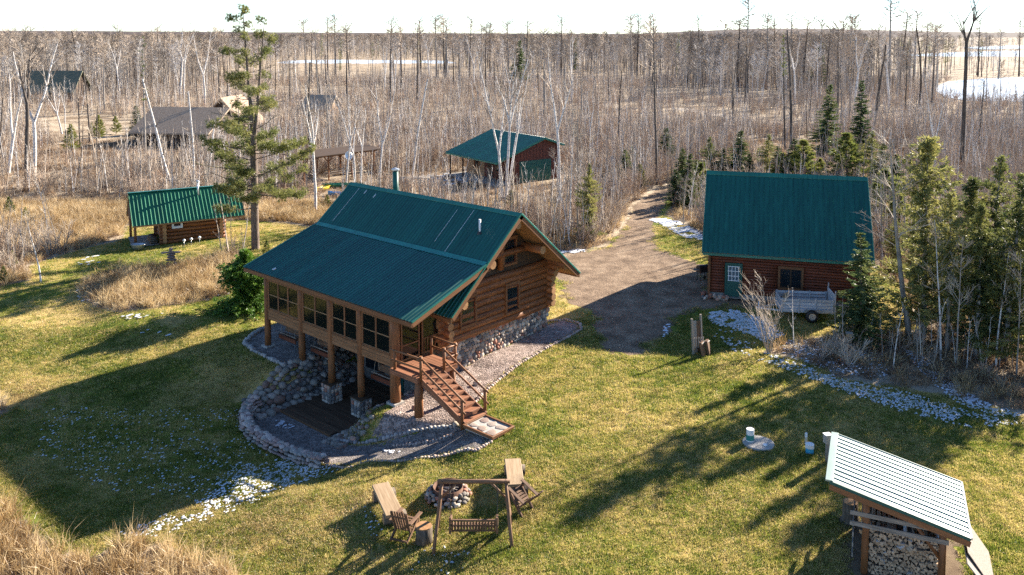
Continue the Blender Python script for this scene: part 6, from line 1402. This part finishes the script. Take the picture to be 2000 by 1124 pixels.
# --- tall dry grass and ferns on the rough ground
TG_ = [grass_mesh('dry_tuft', 17, .62 + .12 * i, .24, .020, M['straw'], 70 + i, .35 + .2 * i) for i in range(4)]
FN = [grass_mesh('fern_tuft', 24, .55, .30, .020, M['fern'], 80 + i, .9) for i in range(4)]
def rough_pts(n, y0, y1, side=.66, marg=.2):
    x, y = wedge(n, y0, y1, side); k = ((poly_dist(x, y, LAWN) + (vnoise(x, y, 1.9, 3) - .5) * .8 < -marg) | (poly_dist(x, y, ISLAND) > 0)) & (poly_dist(x, y, DRIVE) < -.5) & clear(x, y, FOOT, .2) & clear(x, y, LAKES, 1); return x[k], y[k]
def meadow(x, y):                                             # how grassy (as opposed to scrubby) the rough ground is
    u, v = uv_of(x, y); g = np.zeros(x.shape)
    g = np.maximum(g, np.clip(1.2 - np.hypot((u - 60) / 320, (v - 435) / 55), 0, 1)); g = np.maximum(g, np.clip(1.3 - np.hypot((u - 320) / 190, (v - 560) / 70), 0, 1)); g = np.maximum(g, (v > 900) & (u < 800)); g = np.maximum(g, np.clip(1.2 - np.hypot((u - 580) / 120, (v - 430) / 45), 0, 1)); g = np.maximum(g, (u < 60) & (v > 540)); return g
x, y = rough_pts(60000, 20, 82); g = meadow(x, y) + (vnoise(x, y, .9, 4) - .5) * .5; k = nr.random(len(x)) < np.clip(g + .08, .06, 1); x, y = x[k], y[k]; n = len(x)
s = nr.uniform(.6, 1.2, n); rot = np.stack([nr.uniform(-.25, .25, n), nr.uniform(-.25, .25, n), nr.uniform(0, 6.28, n)], -1); scatter('dry_grass', TG_, np.stack([x, y, terrain(x, y)], -1), rot, np.stack([s, s, s], -1), 'tall straw-coloured dead grass of the meadow', 'grass'); print('dry', n)
x, y = rough_pts(60000, 24, 130); g = meadow(x, y); u, v = uv_of(x, y); k = (nr.random(len(x)) > g * .8) & (nr.random(len(x)) < np.where(v > 420, .9, .45)); x, y = x[k], y[k]; n = len(x)
s = nr.uniform(.6, 1.3, n); rot = np.stack([nr.uniform(-.25, .25, n), nr.uniform(-.25, .25, n), nr.uniform(0, 6.28, n)], -1); scatter('dead_ferns', FN, np.stack([x, y, terrain(x, y)], -1), rot, np.stack([s, s, s * .8], -1), 'rust-brown dead ferns and weeds of the scrub floor', 'undergrowth'); print('fern', n)
# --- scrub: bare saplings and brush
def merged(style, seed, H, r, tw, m):
    T, C = bare_tree(style, seed, H, r, tw); T.add(C.v, C.f); return T.mesh('scrub', m)
SC = [merged('sapling', 600 + i, 4.4, .042, .013, [M['twig'], M['bark_birch'], M['twig_tan'], M['bark_grey']][i % 4]) for i in range(8)] + [merged('shrub', 620 + i, 2.6, .022, .010, M['twig_red'] if i % 2 else M['twig_tan']) for i in range(4)]
x, y = rough_pts(6500, 40, 72, .66, .8); u, v = uv_of(x, y); k = (meadow(x, y) < .3) & (nr.random(len(x)) < np.where((v > 620) | ((v > 450) & (u > 1700)), .35, .75)); xa, ya = x[k], y[k]
x, y = rough_pts(13500, 72, 150, .66, .5); k = (meadow(x, y) < .25) & (vnoise(x, y, .11, 7) > .22); xb, yb = x[k], y[k]
x, y = rough_pts(16000, 150, 300, .66); k = vnoise(x, y, .05, 8) > .28; xc, yc = x[k], y[k]
x = np.concatenate([xa, xb, xc]); y = np.concatenate([ya, yb, yc])
k = ~((np.abs(x - bpy.data.objects['shingled_house'].location.x + 6) < 12) & (y > 106) & (y < 128))     # far mown lawn
k &= poly_dist(x, y, gpoly([(750,352),(880,335),(1110,350),(1105,410),(1010,425),(930,412),(800,376)])) < 0
k &= poly_dist(x, y, ribbon([(1320,211),(1380,222),(1440,232),(1500,240),(1570,254)], 11)) < 0
k &= ~((poly_dist(x, y, gpoly([(1322,430),(1325,330),(1500,285),(1780,285),(1800,470),(1385,440)])) > 0) & (nr.random(len(x)) < .75))
k &= poly_dist(x, y, gpoly([(575,372),(600,352),(740,338),(780,352),(770,375),(640,390)])) < 0
k &= poly_dist(x, y, gpoly([(20,232),(200,225),(270,240),(255,288),(150,302),(60,262)])) < 0
x, y = x[k], y[k]; n = len(x)
s = nr.uniform(.55, 1.25, n) * np.where(y < 62, .6, 1) * np.where(y > 170, 1.1, 1); rot = np.stack([nr.uniform(-.1, .1, n), nr.uniform(-.1, .1, n), nr.uniform(0, 6.28, n)], -1)
scatter('scrub', SC, np.stack([x, y, terrain(x, y)], -1), rot, np.stack([s * 1.1, s * 1.1, s], -1), 'brown leafless scrub of thin saplings and brush', 'scrub'); print('scrub', n)
# --- far woods
FW = [merged('aspen', 700 + i, 13, .13, .035, [M['bark_grey'], M['twig'], M['bark_birch'], M['bark_birch']][i % 4]) for i in range(5)] + [merged('snag', 720 + i, 15, .15, .04, M['twig'] if i else M['bark_dark']) for i in range(3)]
def far_conifer(seed):
    T, C = conifer('cedar', seed, 12, 1.9, .16, .22, .3, .35); T.add(C.v, C.f); return T.mesh('scrub', M['needle'])
x1, y1 = wedge(7500, 215, 450); x2, y2 = wedge(17000, 450, 1500); x = np.concatenate([x1, x2]); y = np.concatenate([y1, y2])
u, v = uv_of(x, y); k = clear(x, y, LAKES, 2); k &= ~((u > 1690) & (v < 165) & (nr.random(len(x)) < .88)); k &= ~((u > 1780) & (v > 150) & (v < 215) & (nr.random(len(x)) < .8))
k &= ~((v > 134) & (v < 250) & (u > 430) & (u < 960) & (nr.random(len(x)) < .8)); k &= ~((v > 158) & (u > 560) & (u < 1330)) ; k &= nr.random(len(x)) < np.where((v > 140) & (u > 450) & (u < 1300), .45, 1)
x, y = x[k], y[k]; n = len(x); s = nr.uniform(.7, 1.15, n); rot = np.stack([nr.uniform(-.05, .05, n), nr.uniform(-.05, .05, n), nr.uniform(0, 6.28, n)], -1)
wide = 1 + np.clip((y - 450) / 1200, 0, 1.2)
scatter('far_woods', FW, np.stack([x, y, terrain(x, y)], -1), rot, np.stack([s * wide, s * wide, s], -1), 'far-off grey leafless wood stretching to the horizon', 'wood'); print('woods', n)
x, y = wedge(1500, 330, 1500); u, v = uv_of(x, y); k = clear(x, y, LAKES, 2) & (nr.random(len(x)) < np.where((u < 500) | (u > 1300), .5, .22)); x, y = x[k], y[k]; n = len(x); s = nr.uniform(.7, 1.3, n)
scatter('far_conifers', [far_conifer(740 + i) for i in range(3)], np.stack([x, y, terrain(x, y)], -1), np.stack([0 * s, 0 * s, nr.uniform(0, 6.28, n)], -1), np.stack([s * 1.2, s * 1.2, s], -1), 'dark conifers sprinkled through the far-off wood', 'wood')
# --- snow crumbs
def snow(name, pix_polys, label):
    mb = MB(); rg = random.Random(len(label))
    for pix, dens, smin, smax in pix_polys:
        pl = gpoly(pix); xs_ = [p[0] for p in pl]; ys_ = [p[1] for p in pl]; area = (max(xs_) - min(xs_)) * (max(ys_) - min(ys_)); n = int(area * dens)
        X_ = nr.uniform(min(xs_), max(xs_), n); Y_ = nr.uniform(min(ys_), max(ys_), n); d = poly_dist(X_, Y_, pl); k = (d > 0) & (nr.random(n) < np.clip(.25 + d / .8, 0, 1)) & (vnoise(X_, Y_, 1.9, 9) > .24); X_, Y_ = X_[k], Y_[k]; Z_ = terrain(X_, Y_)
        for x_, y_, z_ in zip(X_, Y_, Z_):
            r_ = rg.uniform(smin, smax); a0 = rg.uniform(0, .8) + .5; ex = rg.uniform(1.0, 2.2); vs = [(x_, y_, z_ + .060 + r_ * .12)]
            m = 7
            for j in range(m):
                a = 6.283 * j / m; q = r_ * rg.uniform(.65, 1.2); px_, py_ = q * ex * math.cos(a), q * math.sin(a); vs.append((x_ + px_ * math.cos(a0) - py_ * math.sin(a0), y_ + px_ * math.sin(a0) + py_ * math.cos(a0), z_ + .036))
            mb.add(vs, [(0, 1 + j, 1 + (j + 1) % m) for j in range(m)])
    tag(mb.build(name, M['snow'], None, True), label, 'snow', None, 'stuff'); print(label, len(mb.f))
M['snow'] = mat('thin_snow', [(.58,.60,.64),(.76,.77,.80)], .7, .3, 6)
snow('snow', [([(225,1045),(330,1000),(400,965),(460,905),(560,898),(650,908),(640,925),(560,955),(480,990),(400,1018),(310,1050)], 75, .02, .055), ([(90,790),(300,800),(500,790),(540,880),(470,920),(400,980),(200,960),(60,890)], 13, .014, .042), ([(470,870),(520,900),(640,925),(700,915),(640,905),(560,895),(480,850)], 18, .018, .05)], 'thin broken snow on the shaded lawn left of the patio')
snow('snow', [([(1440,690),(1500,690),(1640,738),(1760,762),(1900,805),(2000,828),(1900,838),(1760,806),(1640,765),(1540,725)], 110, .022, .06), ([(1760,682),(1800,690),(1850,735),(1920,785),(2000,812),(1960,820),(1870,790),(1810,740)], 120, .024, .065), ([(1500,668),(1620,660),(1720,690),(1740,740),(1640,735),(1540,700)], 26, .025, .07)], 'speckled snow along the scrub edge of the right lawn')
snow('snow', [([(1368,612),(1430,606),(1500,622),(1530,655),(1500,672),(1440,645),(1390,634)], 120, .04, .10), ([(1293,640),(1312,630),(1310,650),(1296,660)], 40, .05, .12), ([(1380,650),(1440,640),(1500,690),(1420,690)], 8, .04, .09)], 'patch of snow in the shade in front of the log garage')
snow('snow', [([(1265,428),(1310,428),(1340,440),(1382,455),(1382,472),(1330,462),(1300,445)], 55, .08, .17), ([(1095,488),(1140,488),(1142,494),(1095,496)], 60, .08, .16), ([(1185,376),(1230,372),(1235,380),(1190,382)], 30, .1, .2)], 'strip of old snow along the edge of the gravel drive')
snow('snow', [([(195,600),(240,618),(330,612),(350,604),(340,614),(250,628)], 18, .05, .12), ([(250,650),(320,640),(340,655),(280,668)], 9, .06, .14), ([(145,508),(200,498),(210,515),(160,520)], 4, .08, .2), ([(405,575),(445,565),(448,578),(410,584)], 22, .06, .14), ([(140,570),(165,560),(190,605),(160,600)], 9, .05, .12)], 'scraps of snow round the island of tall dead grass')
snow('snow', [([(680,990),(720,985),(750,1040),(720,1060)], 30, .018, .045), ([(800,1090),(860,1060),(920,1080),(900,1124),(800,1124)], 22, .018, .045), ([(530,828),(552,815),(590,838),(560,842)], 70, .03, .08), ([(745,878),(790,884),(760,890)], 120, .024, .065)], 'crumbs of snow in the shadows of bench, swing and patio deck')
snow('snow', [([(820,345),(880,338),(930,352),(880,365),(830,360)], 4, .1, .3)], 'snow lying in the shade left of the red garage')
